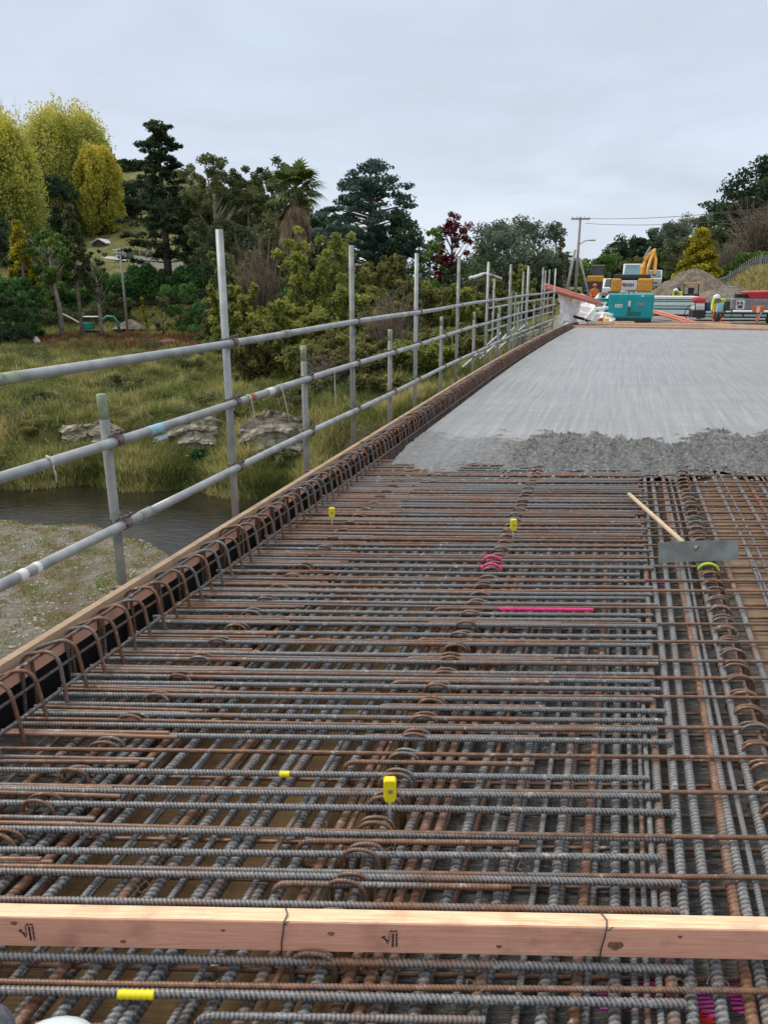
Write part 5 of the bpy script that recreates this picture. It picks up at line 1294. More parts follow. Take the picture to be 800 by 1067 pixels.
house(492, 520, 285, 300, 62, 'pale roofed house glimpsed through shrubs behind the rail', M['white'], M['bark_pale'], None, .5)
def utility(name, label, x, Y, ytop, r, arms, cross=1.2):
    p = tpos(x, Y); top = at(x, ytop, Y).z; h = top-p[2]; t = thing(name, label, 'pole', p)
    part('pole', MB().tube([(0, 0, -.3), (0, 0, h)], r*1.25, 10, r*.8), M['pole'], t, local=True, smooth=True)
    for z in arms:
        c = part('crossarm', MB().box((0, -.1, h-z), (cross, .1, .12)), M['pole'], t, local=True)
        mb = MB()
        for e in (-.45, -.2, .2, .45): mb.lathe((cross*e, -.1, h-z+.05), [(.03, 0), (.05, .06), (.03, .14)], 8)
        part('insulator', mb, M['white'], c, local=True)
    return t, h, p
utility('utility_pole', 'pale utility pole in the pasture on the left, leaning slightly', 128, 74, 262, .11, (.25,), 1.2)
pt, ph, pp = utility('power_pole', 'tall power pole beyond the end of the rail', 600, 62, 226, .11, (.15, ), 1.4)
part('street_light_arm', MB().tube([(0, 0, ph-2.0), (.5, 0, ph-1.7), (.9, 0, ph-1.65)], .035, 8).box((1.05, 0, ph-1.67), (.4, .16, .09)), M['pole'], pt, local=True)
t = thing('pole_stay', 'pale timber brace leaning against the power pole', 'pole', (pp[0]+.9, pp[1]-.5, pp[2]))
part('strut', MB().tube([(0.3, 0, -.3), (-.75, .4, ph*.52)], .10, 10, .08), M['pole'], t, local=True, smooth=True)
t = thing('old_pole', 'second thicker pale pole just left of the power pole', 'pole', (pp[0]-.75, pp[1]-.5, pp[2]))
part('pole', MB().tube([(-.2, 0, -.3), (.45, .2, ph*.62)], .14, 10, .09), M['pole'], t, local=True, smooth=True)
utility('power_pole', 'far thin pole beyond the green tree', 634, 110, 258, .12, (.2,), 1.6)
for q, (a, b, lb, sag) in enumerate(((pp[2]+ph-.1, (800, 206, 40), 'upper power line running right from the tall pole', .5), (pp[2]+ph-.45, (800, 213, 40), 'lower power line running right from the tall pole', .6))):
    A_ = Vector((pp[0]+.4, pp[1], a)); B_ = at(*b[:2], b[2]); B_ = A_+(B_-A_)*1.6; mbw = MB().tube([A_.lerp(B_, s)+Vector((0, 0, -sag*4*s*(1-s))) for s in np.linspace(0, 1, 24)], .016, 5)
    o = link('power_line', mbw.mesh('wire'), M['dark']); tag(o, lb, 'cable')
# dirt mounds
def mound(x, Y, ytop, wpx, label, seed, mat):
    X = at(x, 290, Y).x; z0 = gz(X, Y); h = at(x, ytop, Y).z-z0; w = wpx/801*Y; mb = MB(); g = random.Random(seed); nr_, na = 22, 48
    for i in range(nr_+1):
        for j in range(na):
            a = 2*math.pi*j/na; r = i/nr_; rr = r*w/2*(1+.12*math.sin(3*a+seed)+.06*math.sin(7*a)); z = h*(1-r**1.35)**1.1+.045*h*math.sin(a*9+r*8)*r*(1-r)*3+g.uniform(-.05, .05)*h
            if i == 0: z = h*.97
            mb.v.append(Vector((X+math.cos(a)*rr, Y+math.sin(a)*rr*.8, z0-.08+z)))
    for i in range(nr_):
        for j in range(na): mb.f.append((i*na+j, (i+1)*na+j, (i+1)*na+(j+1) % na, i*na+(j+1) % na))
    o = link('dirt_mound', mb.mesh('mound', smooth=True), mat); tag(o, label, 'mound')
dirt = simple('loose gravelly soil', (.25, .21, .16), (.11, .092, .07), 2.2, .95, 0, .9, .08, detail=8)
mound(722, 56, 279, 110, 'big brown spoil heap behind the stacked sheets', 1, dirt)
mound(760, 50, 298, 120, 'low ridged spoil heap right of the big one', 2, dirt)
mound(132, 79, 332, 34, 'pale soil heap right of the small teal digger', 3, dirt)
mound(172, 60, 352, 60, 'low reddish soil patch in the pasture', 5, simple('reddish spoil', (.25, .13, .09), (.12, .06, .04), 2, .95, 0, .6, .05))
# fence right
def fence():
    P = [hx(728, 68), hx(760, 66), hx(800, 63), hx(860, 60)]; t = thing('paling_fence', 'grey paling fence along the top of the grassy bank at right', 'fence', (P[0][0], P[0][1], 0))
    pal, pos_ = MB(), []
    d = [0]; 
    for a, b in zip(P, P[1:]): d.append(d[-1]+math.dist(a, b))
    s = 0; k = 0
    while s < d[-1]:
        x = float(np.interp(s, d, [p[0] for p in P])); y = float(np.interp(s, d, [p[1] for p in P])); z = gz(x, y)
        if k % 14 == 0: pos_.append((x, y, z))
        pal.box((x, y, z+.65), (.10, .02, 1.3)); s += .19; k += 1
    pal_m = simple('grey weathered palings', (.33, .335, .34), (.2, .2, .2), 3, .8)
    part('palings', pal, pal_m, t)
    for x, y, z in pos_: part('post', MB().box((x, y+.06, z+.7), (.1, .1, 1.5)), pal_m, t)
    mb = MB()
    for a, b in zip(pos_, pos_[1:]):
        for zz in (.35, 1.05): mb.tube([Vector(a)+Vector((0, .04, zz)), Vector(b)+Vector((0, .04, zz))], .035, 4)
    part('rail', mb, pal_m, t)
fence()

# ------------------------------------------------------------------ machines and site clutter
def box_part(nm, par, c, d, mat, bev=.02, rot=0, tilt=None):
    return part(nm, MB().box(c, d, rot, tilt), mat, par, local=True, bev=bev)
def ground_at(x, Y, z=0.0): p = at(x, 290, Y); return Vector((p.x, Y, z))
# generator
p = ground_at(659.5, 30.6, 0.0); t = thing('generator', 'teal site generator on the far end of the slab', 'generator', p, R(-15))
w, h_, dp_ = 1.66, .90, 1.3
box_part('body', t, (0, dp_/2, .12+h_/2), (w, dp_, h_), M['teal'], .03)
box_part('skid', t, (0, dp_/2, .06), (w*.96, dp_*.98, .12), M['dark'], .01)
for sx in (-1, 1): box_part('door', t, (sx*w*.27-.0, -.012, .12+h_*.5), (w*.40, .025, h_*.86), M['teal'], .01)
box_part('control_panel', t, (-.06, -.016, .12+h_*.52), (.13, .03, h_*.55), M['teal2'], .005)
box_part('gauge', t, (-.06, -.034, .12+h_*.62), (.09, .012, .2), M['white'], .003)
box_part('dial', t, (-.06, -.034, .12+h_*.38), (.07, .012, .14), M['dark'], .003)
box_part('vent', t, (.13, -.03, .12+h_*.20), (.5, .012, .13), M['dark'], .003)
mb = MB()
for q in range(8): mb.box((-.08+q*.06, -.038, .12+h_*.20), (.02, .01, .12))
part('vent_slat', mb, M['teal'], t, local=True)
box_part('nameplate', t, (-.45, -.03, .12+h_*.52), (.28, .01, .12), M['white'], .003)
mb = MB()
for q in range(5): mb.box((-.55+q*.05, -.037, .12+h_*.52), (.028, .006, .05 if q % 2 else .06))
part('lettering', mb, M['steel_grey'], t, local=True)
box_part('nameplate', t, (.36, -.03, .12+h_*.60), (.26, .01, .11), M['steel_grey'], .003)
box_part('top_label', t, (.40, -.02, .12+h_*.93), (.10, .012, .05), M['white'], .003)
part('lifting_eye', MB().tube([(-.1, .8, h_+.12), (-.1, .8, h_+.2), (.0, .8, h_+.24), (.1, .8, h_+.2), (.1, .8, h_+.12)], .02, 8), M['dark'], t, local=True)
p = ground_at(630, 31.6, 0.55); t = thing('teal_toolbox', 'low teal metal box just left of the generator', 'box', p)
box_part('body', t, (0, .3, .12), (.52, .6, .28), M['teal'], .02); box_part('label_plate', t, (.03, -.012, .12), (.3, .02, .09), M['white'], .003); box_part('lid', t, (0, .3, .275), (.56, .64, .03), M['teal2'], .01)
part('trestle', MB().box((-.2, .1, -.28), (.05, .05, .53)).box((.2, .1, -.28), (.05, .05, .53)).box((-.2, .5, -.28), (.05, .05, .53)).box((.2, .5, -.28), (.05, .05, .53)), M['dark'], t, local=True)
# excavator seen from behind
p = ground_at(658, 42, 0.0); t = thing('excavator', 'orange yellow excavator behind the generator with its boom raised at right', 'excavator', p, R(-17))
box_part('body', t, (0, 1.3, 1.45), (2.3, 2.6, .55), M['dark'], .06)
box_part('counterweight', t, (-.82, -.1, 1.35), (.55, .5, .75), M['orange_yellow'], .10)
box_part('counterweight', t, (.72, -.1, 1.35), (.80, .5, .75), M['orange_yellow'], .10)
sg = box_part('rear_sign', t, (-.12, -.12, 1.35), (.86, .3, .52), M['white'], .03)
mb = MB()
for q in range(6): mb.box((-.35+q*.09, -.285, 1.37), (.05, .02, .16 if q % 3 else .2))
part('lettering', mb, M['dark'], sg, local=True); part('red_mark', MB().box((-.44, -.285, 1.4), (.10, .02, .14)), M['redpaint'], sg, local=True)
box_part('engine_hood', t, (.0, .6, 1.83), (2.0, 1.4, .22), M['dark'], .05)
for sx in (-1, 1):
    tr_ = part('track', MB().prism([(-1.5, .15), (-1.3, 0), (1.5, 0), (1.9, .2), (1.9, .5), (1.6, .7), (-1.3, .7), (-1.5, .5)], sx*.85-.25, sx*.85+.25, 'X'), M['black'], t, local=True)
t.scale = (.93, .93, .93)
bo = part('boom', MB().tube([(.50, .2, 1.6), (.50, .5, 2.3), (.62, 1.0, 2.75), (.95, 1.6, 3.1)], .12, 8).tube([(.78, .2, 1.6), (.80, .5, 2.3), (.92, 1.0, 2.75), (1.12, 1.6, 3.3)], .09, 8), M['orange_yellow'], t, local=True)
bo2 = part('arm', MB().tube([(1.0, 1.6, 3.25), (1.2, 1.2, 2.7), (1.18, .6, 1.9)], .11, 8), M['orange_yellow'], t, local=True)
part('hydraulic_ram', MB().tube([(.62, .3, 1.7), (.60, .9, 2.9)], .07, 8), M['orange_yellow'], t, local=True)
part('hydraulic_ram', MB().tube([(.55, 1.0, 2.8), (.86, 1.4, 3.45)], .055, 8), M['steel_grey'], t, local=True)
part('hose', MB().tube([(.5, .3, 1.9), (.45, .6, 2.5), (.6, .9, 2.95)], .03, 6), M['black'], t, local=True)
# loader with bucket
p = ground_at(620, 84, 0.0); t = thing('wheel_loader', 'orange wheel loader facing the camera with a wide dark bucket', 'loader', p, R(-16))
box_part('cab', t, (.15, 1.6, 2.35), (1.15, 1.2, 1.0), M['glass'], .05); box_part('cab_roof', t, (.15, 1.6, 2.9), (1.35, 1.4, .12), M['steel_grey'], .03)
box_part('body', t, (0, 1.0, 1.55), (1.7, 1.8, .65), M['orange_yellow'], .12)
bk = part('bucket', MB().prism([(-.9, .25), (-.1, .2), (.0, 1.15), (-.15, 1.2), (-.25, .45), (-.9, .35)], -1.25, 1.25, 'X'), M['dark'], t, local=True)
part('side_plate', MB().prism([(-.9, .25), (-.1, .2), (.0, 1.15)], -1.27, -1.24, 'X').prism([(-.9, .25), (-.1, .2), (.0, 1.15)], 1.24, 1.27, 'X'), M['dark'], bk, local=True)
for sx in (-1, 1):
    part('wheel', MB().lathe((sx*.95, .9, .65), [(.6, -.22), (.66, -.1), (.66, .1), (.6, .22)], 18, 'X'), M['black'], t, local=True)
    part('mirror', MB().tube([(sx*.7, 1.1, 2.4), (sx*.95, 1.0, 2.45)], .02, 6).box((sx*1.0, 1.0, 2.4), (.12, .04, .25)), M['dark'], t, local=True)
    part('lift_arm', MB().tube([(sx*.5, .9, 1.5), (sx*.5, .0, .9)], .10, 8), M['orange_yellow'], t, local=True)
# vehicles
def vehicle(name, label, x, Y, w, h, ln, body, win, z=0, cat='van'):
    t = thing(name, label, cat, ground_at(x, Y, z), R(-17)); hb = h*.55
    part('body', MB().prism([(0, .25), (0, hb), (ln*.12, hb*1.05), (ln*.28, h), (ln, h), (ln, .25)], -w/2, w/2, 'X'), body, t, local=True, bev=.05)
    part('windscreen', MB().add([Vector((-w*.43, ln*.115, hb*1.06)), Vector((w*.43, ln*.115, hb*1.06)), Vector((w*.38, ln*.262, h*.965)), Vector((-w*.38, ln*.262, h*.965))], [(0, 1, 2, 3)]), win, t, local=True)
    part('grille', MB().box((0, -.01, hb*.6), (w*.5, .03, .16)), M['dark'], t, local=True); part('bumper', MB().box((0, -.03, .38), (w*.98, .1, .2)), M['steel_grey'], t, local=True, bev=.02)
    for sx in (-1, 1):
        part('headlight', MB().box((sx*w*.38, -.02, hb*.68), (.25, .04, .16)), M['white'], t, local=True, bev=.01)
        for yy in (ln*.18, ln*.8): part('wheel', MB().lathe((sx*w*.45, yy, .33), [(.28, -.1), (.33, -.05), (.33, .05), (.28, .1)], 16, 'X'), M['black'], t, local=True)
wb = simple('vehicle glass', (.16, .30, .34), (.1, .2, .24), 2, .1)
vehicle('delivery_van', 'white high van with blue green windscreen beyond the excavator', 658, 82, 1.9, 2.75, 5, M['white'], wb, .3)
vehicle('utility_vehicle', 'white ute with dark windscreen between loader and generator', 640, 62, 1.75, 1.55, 4.8, M['white'], M['glass'], .05, 'ute')
vehicle('parked_van', 'white van left of the spoil heap', 681, 100, 1.9, 2.3, 5, M['white'], wb, .3)
# small digger by the spoil heap
p = ground_at(721, 46, 0.0); t = thing('mini_excavator', 'small dark digger with yellow roof in front of the spoil heap', 'excavator', p, R(-20)); t.scale = (.82, .82, .82)
box_part('body', t, (0, .6, .72), (1.15, 1.3, .4), M['dark'], .05); box_part('canopy_roof', t, (.02, .6, 1.62), (1.1, 1.1, .10), M['orange_yellow'], .03)
for sx in (-1, 1):
    for yy in (.15, 1.05): part('canopy_post', MB().tube([(sx*.48, yy, .9), (sx*.48, yy, 1.6)], .03, 6), M['dark'], t, local=True)
    part('track', MB().prism([(-.1, .1), (.0, 0), (1.3, 0), (1.4, .12), (1.4, .32), (1.3, .45), (0, .45), (-.1, .3)], sx*.45-.15, sx*.45+.15, 'X'), M['black'], t, local=True)
box_part('seat', t, (0, .8, 1.1), (.4, .4, .45), M['dark'], .05)
part('boom', MB().tube([(-.5, .0, .8), (-.9, -.5, 1.35), (-1.2, -1.0, .9), (-1.15, -1.1, .4)], .09, 8), M['dark'], t, local=True)
part('bucket', MB().prism([(-1.3, .1), (-.9, .1), (-.85, .4), (-1.1, .5), (-1.35, .35)], -.15, .2), M['dark'], t, local=True)
# teal digger in the pasture
X_ = at(97, 290, 76).x; p = Vector((X_, 76, gz(X_, 76))); t = thing('mini_excavator', 'small sea green digger with curved boom in the pasture on the left', 'excavator', p)
box_part('body', t, (-1.0, 0, .9), (1.1, 1.2, .6), M['teal2'], .12); box_part('canopy_roof', t, (-.6, 0, 1.75), (1.5, 1.1, .08), M['white'], .03)
for sx in (-1.2, -.1): part('canopy_post', MB().tube([(sx, 0, 1.0), (sx, 0, 1.75)], .04, 6), M['dark'], t, local=True)
part('boom', MB().tube([(.1, 0, .8), (.5, 0, 1.45), (1.0, 0, 1.78), (1.6, 0, 1.72), (1.95, 0, 1.25), (2.0, 0, .7)], .12, 8), M['teal2'], t, local=True, smooth=True)
part('bucket', MB().prism([(1.75, .2), (2.1, .15), (2.25, .5), (2.0, .75)], -.25, .25), M['dark'], t, local=True)
for sy in (-1, 1): part('track', MB().prism([(-1.7, .1), (-1.6, 0), (0, 0), (.1, .15), (.1, .35), (-.1, .45), (-1.6, .45), (-1.7, .3)], sy*.5-.15, sy*.5+.15), M['black'], t, local=True)
part('blade', MB().box((.35, 0, .3), (.08, 1.2, .35)), M['steel_grey'], t, local=True)
X_ = at(74, 290, 78).x
o = link('felled_log', MB().tube([Vector((X_-1.6, 78, gz(X_, 78)+1.9)), Vector((X_-.4, 78, gz(X_, 78)+1.3)), Vector((X_+.6, 78, gz(X_, 78)+.7))], .09, 6).mesh('log'), M['rope']); tag(o, 'pale felled branch leaning left of the small digger', 'branch')
X_ = at(30, 290, 62).x
o = link('white_bag', MB().lathe((X_, 62, gz(X_, 62)), [(.22, 0), (.3, .2), (.26, .5), (.12, .62), (.15, .72)], 10).mesh('bag', smooth=True), M['white']); tag(o, 'small white bag at the foot of the dark tree on the left', 'bag')

# white sheeting by the end of the rail
def sheet(name, label, P00, P10, P01, P11, mat, seed, n=36, m=24, amp=.05, th=.01):
    g = np.random.default_rng(seed); mb = MB(); s, t_ = np.meshgrid(np.linspace(0, 1, n+1), np.linspace(0, 1, m+1), indexing='ij')
    f = fbm(s*3, t_*1.2, 1.0, seed, 3)*amp; nrm = (P10-P00).cross(P01-P00).normalized()
    for i in range(n+1):
        for j in range(m+1):
            a, b = s[i, j], t_[i, j]; q = P00*(1-a)*(1-b)+P10*a*(1-b)+P01*(1-a)*b+P11*a*b; mb.v.append(q+nrm*float(f[i, j]))
    for i in range(n):
        for j in range(m): q = i*(m+1)+j; mb.f.append((q, q+m+1, q+m+2, q+1))
    o = link(name, mb.mesh(name, smooth=True), mat); md = o.modifiers.new('t', 'SOLIDIFY'); md.thickness = th; return tag(o, label, 'sheeting')
sheet('hanging_sheet', 'white sheeting draped upright at the end of the guard rail', at(583, 302, 28.4), at(609, 307, 30.0), at(583, 339, 28.4), at(601, 331, 30.0), M['tarp'], 3, amp=.06)
sheet('ground_sheet', 'crumpled white sheeting lying behind the slab end', at(588, 338, 29.0), at(640, 337, 30.2), at(598, 313, 32), at(642, 311, 33), M['tarp'], 4, amp=.17)
for i, (x0, x1, y, Yd, r) in enumerate(((600, 640, 320, 31, .07), (598, 638, 326, 30.5, .06), (610, 640, 313, 33, .05))):
    a = at(x0, y, Yd); b = at(x1, y+2, Yd); o = link('rolled_sheet', MB().tube([a.lerp(b, s)+Vector((0, 0, .03*math.sin(s*9+i))) for s in np.linspace(0, 1, 9)], r, 8).mesh('roll', smooth=True), M['tarp']); tag(o, f"white rolled sheeting left of the generator, {['middle', 'lowest', 'highest'][i]} roll", 'sheeting')
a = at(596, 330, 29.5); b = at(612, 338, 29.5)
for q, (x, y) in enumerate(((602, 331), (614, 335))):
    c = at(x, y, 29.2); o = link('black_hose', MB().tube([c+Vector((-.15, 0, .05)), c+Vector((0, .1, 0)), c+Vector((.2, -.1, -.05))], .05, 8).mesh('hose'), M['black']); tag(o, f"short black hose piece on the white sheeting, {'left' if q == 0 else 'right'} one", 'hose')
def beam(label, a, b, r, mat, name='pipe_bundle'):
    t = thing(name, label, 'pipes', a); d = b-a; s = d.cross(Vector((0, 0, 1))).normalized()
    for q, (e, f) in enumerate(((-1, 0), (1, 0), (0, 1.5), (-2, 1.2))):
        part('pipe', MB().tube([a+s*e*r+Vector((0, 0, f*r)), b+s*e*r+Vector((0, 0, f*r))], r, 10), mat, t, smooth=True)
beam('salmon pink pipe bundle slanting from the guard rail to the teal box', at(568, 300, 27.5), at(624, 317, 30), .062, M['salmon'])
beam('salmon pink pipe bundle lying right of the generator', at(680, 325, 33), at(724, 338, 29.5), .045, M['salmon'])
# stacked pale sheets
t = thing('sheet_stack', 'stack of white and aqua sheets right of the generator', 'stack', ground_at(705, 36, 0), R(-12))
for q, (z, mt, h_) in enumerate(((.14, 'white', .2), (.34, 'aqua', .10), (.50, 'white', .16), (.64, 'aqua', .06), (.76, 'white', .12))):
    box_part('sheet', t, (rnd.uniform(-.05, .05)-.1, .8, z), (2.6-.1*q, 1.6, h_), M[mt], .02)
t = thing('sheet_stack', 'lower pile of pale sheets under the concrete pump at the right', 'stack', ground_at(775, 31.5, 0))
for q in range(3): box_part('sheet', t, (.1*q, .6, .07+.12*q), (3.0, 1.0, .09), M['white' if q != 1 else 'aqua'], .015)
# timbers at the slab end
for i, (x0, y0, x1, y1, mt, lb) in enumerate(((590, 340.5, 800, 343.5, 'timber_pink', 'long dark pink stop board at the far end of the slab'), (640, 338, 735, 338.5, 'timber_top', 'pale timber lying behind the stop board in front of the generator'), (735, 338, 800, 341, 'timber_top', 'pale timber lying behind the stop board at the right'), (612, 336, 660, 336, 'timber_top', 'short pale timber left of the generator'), (700, 335.5, 760, 337, 'timber_pink', 'pink timber scrap between generator and worker'))):
    a = gp(x0, y0, .06); b = gp(x1, y1, .06); d = (b-a).normalized(); e = Vector((-d.y, d.x, 0))*.06; f = Vector((0, 0, .1))
    o = link('timber_board', MB().hexa([a-e-f*.6, b-e-f*.6, b+e-f*.6, a+e-f*.6], [a-e+f*.4, b-e+f*.4, b+e+f*.4, a+e+f*.4]).mesh('board'), M[mt]); tag(o, lb, 'timber')
for i, (x, y, mt, lb) in enumerate(((626, 336, 'redpaint', 'small red object on the slab end left of the generator'), (632, 336, 'yellow', 'small yellow object on the slab end left of the generator'))):
    c = gp(x, y, .05); o = link('small_can', MB().lathe(c, [(.06, 0), (.07, .02), (.07, .14), (.04, .17)], 10).mesh('can'), M[mt]); tag(o, lb, 'can')
# engine with red cover, tank and hose
t = thing('power_trowel_engine', 'red topped engine unit with white body beside the bending worker', 'machine', ground_at(733, 31.5, 0))
box_part('frame', t, (0, .3, .25), (.5, .5, .3), M['dark'], .03); box_part('tank', t, (0, .3, .50), (.42, .45, .26), M['white'], .06); box_part('cover', t, (.02, .3, .78), (.46, .4, .24), M['red_machine'], .08)
part('handle', MB().tube([(-.2, 0, .3), (-.35, -.3, .75), (-.2, -.4, .8)], .02, 6), M['dark'], t, local=True)
t = thing('black_hose', 'black hose curling in a loop right of the pipe bundle', 'hose', ground_at(722, 31.2, 0))
part('loop', MB().tube([(.2*1, 0, .62), (0, 0, .60), (-.16, 0, .45), (-.2, 0, .25), (-.08, 0, .08), (.15, 0, .03), (.4, 0, .02)], .018, 6), M['black'], t, local=True, smooth=True)
t = thing('blue_drum', 'dark blue plastic drum between the red engine and the worker', 'drum', ground_at(741, 31.8, .28))
part('body', MB().lathe((0, 0, 0), [(.13, 0), (.16, .06), (.16, .36), (.12, .42), (.05, .44)], 14), M['blue'], t, local=True, smooth=True)
t = thing('drum_stand', 'black wheeled stand carrying the blue drum', 'stand', ground_at(741, 31.8, 0))
part('frame', MB().box((0, 0, .24), (.5, .3, .06)).box((-.2, 0, .14), (.05, .25, .2)).box((.2, 0, .14), (.05, .25, .2)), M['dark'], t, local=True)
# concrete pump at the right
t = thing('concrete_pump', 'grey trailer concrete pump with a pinkish red hopper at the right edge', 'concrete pump', ground_at(780, 29.3, 0), R(-9))
box_part('body', t, (.25, .5, .68), (1.5, .9, .42), M['steel_grey'], .05)
sgn = box_part('sign', t, (-.18, .03, .66), (.30, .03, .32), M['white'], .01)
part('lettering', MB().box((-.25, .01, .74), (.05, .02, .08)).box((-.15, .01, .74), (.06, .02, .10)).box((-.1, .01, .70), (.04, .02, .03)).box((-.18, .01, .60), (.16, .02, .10)), M['blue'], sgn, local=True)
part('red_mark', MB().box((-.29, .01, .72), (.03, .02, .14)), M['redpaint'], sgn, local=True)
part('hopper', MB().hexa([Vector((.15, .1, .84)), Vector((1.1, .1, .84)), Vector((1.1, .9, .84)), Vector((.15, .9, .84))], [Vector((.0, -.05, 1.14)), Vector((1.25, -.05, 1.18)), Vector((1.25, 1.05, 1.18)), Vector((.0, 1.05, 1.14))]), M['red_machine'], t, local=True, bev=.06)
box_part('battery_box', t, (-.12, .3, .98), (.42, .3, .14), M['black'], .02)
for xx in (-.62, -.35): part('guard_post', MB().tube([(xx, .4, .2), (xx+.03, .4, 1.45)], .025, 8), M['galv'], t, local=True)
part('guard_rail', MB().tube([(-.66, .4, 1.3), (-.28, .4, 1.3)], .025, 8).tube([(-.62, .4, .85), (-.33, .4, .9)], .02, 8), M['galv'], t, local=True)
box_part('motor', t, (-.5, .4, .62), (.28, .4, .36), M['dark'], .04); box_part('tank', t, (-.78, .5, .55), (.26, .36, .36), M['aqua'], .05)
part('chassis', MB().tube([(-.9, .15, .36), (1.2, .15, .36)], .04, 8).tube([(-.7, .15, .22), (1.1, .15, .22)], .03, 8).box((0, .15, .29), (.05, .05, .14)).box((.6, .15, .29), (.05, .05, .14)), M['dark'], t, local=True)
for xx in (-.86, .95): part('wheel', MB().lathe((xx, .3, .17), [(.13, -.07), (.17, -.04), (.17, .04), (.13, .07)], 16, 'X'), M['black'], t, local=True)
part('stand_leg', MB().tube([(.62, .0, .5), (.42, -.1, .02)], .03, 8), M['galv'], t, local=True)
t = thing('orange_barrier', 'orange and white barrier piece in front of the pump at the right edge', 'barrier', ground_at(794, 28.6, .25))
box_part('board', t, (0, 0, .3), (.42, .06, .22), M['orange'], .02); box_part('white_band', t, (-.02, -.035, .28), (.12, .01, .2), M['white'], .003); box_part('leg', t, (0, 0, .02), (.06, .05, .42), M['orange'], .01)

# ------------------------------------------------------------------ people
def person(label, loc, joints, rad, edges, top_mat, leg_mat, head, hat, face_dir=(0, -1, 0), scale=1.0, shirt=None, trousers=None, scale_h=1.0):
    t = thing('person', label, 'person', loc)
    names = list(joints); me = bpy.data.meshes.new('body')
    me.from_pydata([Vector(joints[n])*scale for n in names], [(names.index(a), names.index(b)) for a, b in edges], []); me.update()
    o = bpy.data.objects.new('body', me); COL.objects.link(o)
    md = o.modifiers.new('skin', 'SKIN'); 
    for i_, n in enumerate(names):
        sv = me.skin_vertices[0].data[i_]; sv.radius = (rad[n]*scale, rad[n]*scale); sv.use_root = (n == 'pelvis')
    o.modifiers.new('sub', 'SUBSURF').levels = 2
    dg = bpy.context.evaluated_depsgraph_get(); m2 = bpy.data.meshes.new_from_object(o.evaluated_get(dg)); bpy.data.objects.remove(o)
    m2.materials.clear(); m2.materials.append(M['skin']); m2.materials.append(top_mat); m2.materials.append(leg_mat)
    legn = {'hipL', 'hipR', 'kneeL', 'kneeR', 'ankL', 'ankR', 'pelvis', 'toeL', 'toeR'}; skinn = {'head', 'crown', 'handL', 'handR', 'neck'}
    js = {n: Vector(joints[n])*scale for n in names}
    for pl in m2.polygons:
        c = pl.center; n = min(js, key=lambda q: (js[q]-c).length); pl.material_index = 2 if n in legn else 0 if n in skinn else 1; pl.use_smooth = True
    b = link('body', m2, None, t)
    hp = Vector(head)*scale
    mb = MB().lathe(hp+Vector((0, 0, .02)), [(.15*scale, 0), (.135*scale, .03), (.13*scale, .08), (.09*scale, .13), (.03*scale, .155)], 14)
    part('helmet', mb, hat, t, local=True, smooth=True)
    f = Vector(face_dir).normalized(); s = Vector((-f.y, f.x, 0))
    part('eyes', MB().lathe(hp+f*.10+s*.035-Vector((0, 0, .03)), [(.008, -.006), (.012, 0), (.008, .006)], 6).lathe(hp+f*.10-s*.035-Vector((0, 0, .03)), [(.008, -.006), (.012, 0), (.008, .006)], 6), M['dark'], t, local=True)
    part('nose', MB().box(hp+f*.115-Vector((0, 0, .05)), (.022, .022, .035)), M['skin'], t, local=True)
    return t
EDG = [('pelvis', 'waist'), ('waist', 'chest'), ('chest', 'neck'), ('neck', 'head'), ('head', 'crown'), ('chest', 'shL'), ('shL', 'elL'), ('elL', 'handL'), ('chest', 'shR'), ('shR', 'elR'), ('elR', 'handR'),
       ('pelvis', 'hipL'), ('hipL', 'kneeL'), ('kneeL', 'ankL'), ('ankL', 'toeL'), ('pelvis', 'hipR'), ('hipR', 'kneeR'), ('kneeR', 'ankR'), ('ankR', 'toeR')]
RAD = dict(pelvis=.15, waist=.14, chest=.16, neck=.06, head=.09, crown=.085, shL=.08, shR=.08, elL=.05, elR=.05, handL=.04, handR=.04, hipL=.10, hipR=.10, kneeL=.07, kneeR=.07, ankL=.05, ankR=.05, toeL=.04, toeR=.04)
stand = dict(pelvis=(0, 0, .95), waist=(0, 0, 1.12), chest=(0, .0, 1.36), neck=(0, 0, 1.52), head=(0, -.02, 1.62), crown=(0, -.02, 1.70), shL=(-.2, 0, 1.43), elL=(-.27, -.05, 1.15), handL=(-.22, -.25, 1.0), shR=(.2, 0, 1.43), elR=(.27, -.05, 1.15), handR=(.24, -.25, 1.0),
             hipL=(-.1, 0, .88), kneeL=(-.11, -.03, .5), ankL=(-.12, 0, .1), toeL=(-.13, -.14, .05), hipR=(.1, 0, .88), kneeR=(.12, -.03, .5), ankR=(.13, 0, .1), toeR=(.14, -.14, .05))
bendp = dict(pelvis=(0, .0, .62), waist=(-.03, -.12, .72), chest=(-.10, -.28, .80), neck=(-.18, -.36, .80), head=(-.24, -.40, .82), crown=(-.27, -.43, .87), shL=(-.26, -.18, .80), elL=(-.34, -.28, .56), handL=(-.34, -.38, .34), shR=(.08, -.34, .82), elR=(.05, -.45, .55), handR=(-.05, -.5, .34),
             hipL=(-.1, 0, .60), kneeL=(-.16, -.25, .42), ankL=(-.14, -.02, .1), toeL=(-.16, -.16, .05), hipR=(.1, 0, .60), kneeR=(.18, -.22, .40), ankR=(.14, .05, .1), toeR=(.15, -.1, .05))
person('person in yellow high visibility top and orange shorts bending over by the pump', ground_at(751, 30.3, 0), bendp, RAD, EDG, M['hivis'], M['orange'], (-.25, -.40, .86), M['white'])
person('person in lime high visibility top crouching by the small digger', ground_at(707, 44, .05), bendp, RAD, EDG, M['hivis'], M['dark'], (-.25, -.40, .86), M['white'])
person('person in orange overalls standing in front of the loader bucket', ground_at(620, 52, -.55), stand, RAD, EDG, M['orange'], M['dark'], (0, -.02, 1.66), M['orange'])

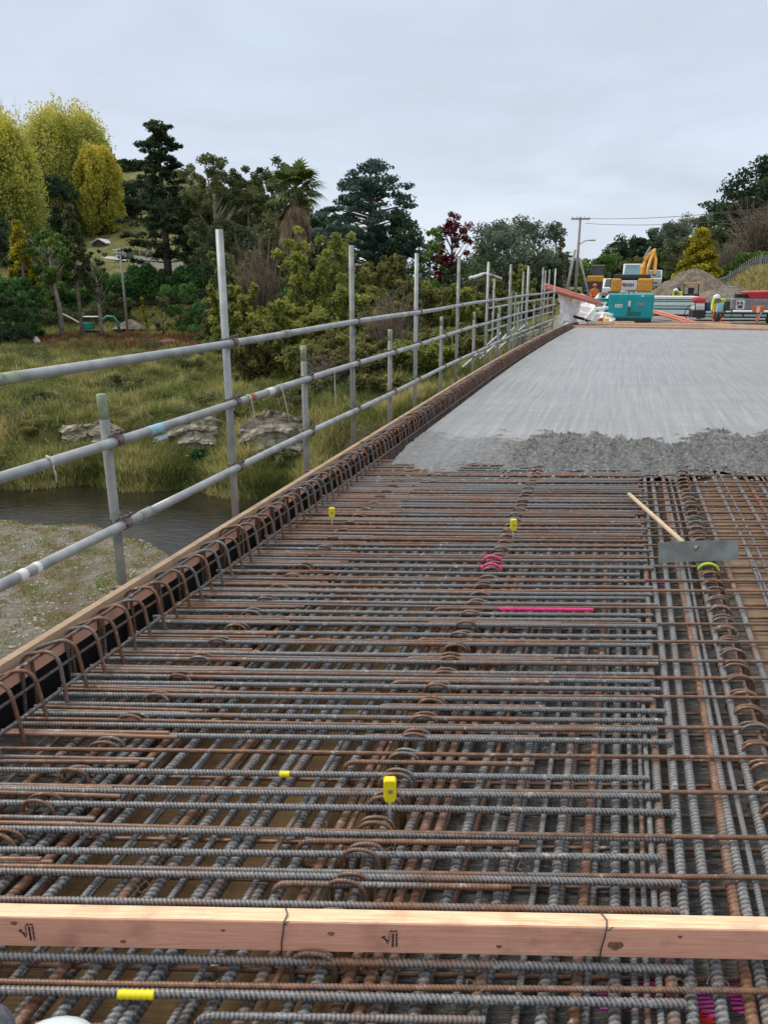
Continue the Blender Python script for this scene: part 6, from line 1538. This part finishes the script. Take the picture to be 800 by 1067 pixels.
# ------------------------------------------------------------------ sky and light
wd_ = bpy.data.worlds.new('World'); sc.world = wd_; wd_.use_nodes = True
nt = wd_.node_tree; bg = nt.nodes['Background']; out = nt.nodes['World Output']
SUN_EL, SUN_AZ = R(58), R(-60)
sky = nt.nodes.new('ShaderNodeTexSky'); sky.sky_type = 'NISHITA'; sky.sun_disc = False; sky.sun_elevation = SUN_EL; sky.sun_rotation = SUN_AZ; sky.dust_density = 4; sky.air_density = 1
nt.links.new(sky.outputs[0], bg.inputs[0]); bg.inputs[1].default_value = 0.08
bg2 = nt.nodes.new('ShaderNodeBackground'); bg2.inputs[1].default_value = 1.0
tc = nt.nodes.new('ShaderNodeTexCoord'); sp = nt.nodes.new('ShaderNodeSeparateXYZ'); nt.links.new(tc.outputs['Generated'], sp.inputs[0])
gcol = ramp(nt, sp.outputs[2], [(0.0, (.66, .72, .785)), (0.10, (.57, .64, .735)), (0.24, (.49, .565, .69)), (0.34, (.50, .56, .66)), (0.6, (.98, .96, .93)), (1.0, (1.08, 1.05, 1.0))])
mp = nt.nodes.new('ShaderNodeMapping'); mp.inputs['Scale'].default_value = (1, 1, 3.5); nt.links.new(tc.outputs['Generated'], mp.inputs[0])
cn = noise(nt, mp.outputs[0], 2.6, 7, .58, .5)
ccol = mixc(nt, ramp(nt, cn, [(.36, (0, 0, 0)), (.62, (.95, .95, .95))]), gcol, (.46, .51, .60))
nt.links.new(ccol, bg2.inputs[0])
mx = nt.nodes.new('ShaderNodeMixShader'); mx.inputs[0].default_value = .88
nt.links.new(bg.outputs[0], mx.inputs[1]); nt.links.new(bg2.outputs[0], mx.inputs[2]); nt.links.new(mx.outputs[0], out.inputs[0])
ld = bpy.data.lights.new('sun', 'SUN'); ld.energy = 1.5; ld.angle = R(25); ld.color = (1, .92, .80)
lo = bpy.data.objects.new('sun', ld); COL.objects.link(lo)
dv = Vector((math.sin(SUN_AZ)*math.cos(SUN_EL), math.cos(SUN_AZ)*math.cos(SUN_EL), math.sin(SUN_EL))); lo.rotation_euler = dv.to_track_quat('Z', 'Y').to_euler()

cam = bpy.data.cameras.new('camera'); co = bpy.data.objects.new('camera', cam); COL.objects.link(co)
co.location = (0, 0, H); co.rotation_euler = (math.pi/2-PITCH, 0, 0)
cam.sensor_fit = 'VERTICAL'; cam.sensor_height = 36; cam.sensor_width = 27; cam.lens = FPX/1067*36
cam.clip_start = .05; cam.clip_end = 4000
sc.camera = co
sc.view_settings.view_transform = 'Standard'; sc.view_settings.look = 'None'; sc.view_settings.gamma = 1; sc.view_settings.exposure = 0.50
sc.view_settings.use_curve_mapping = False
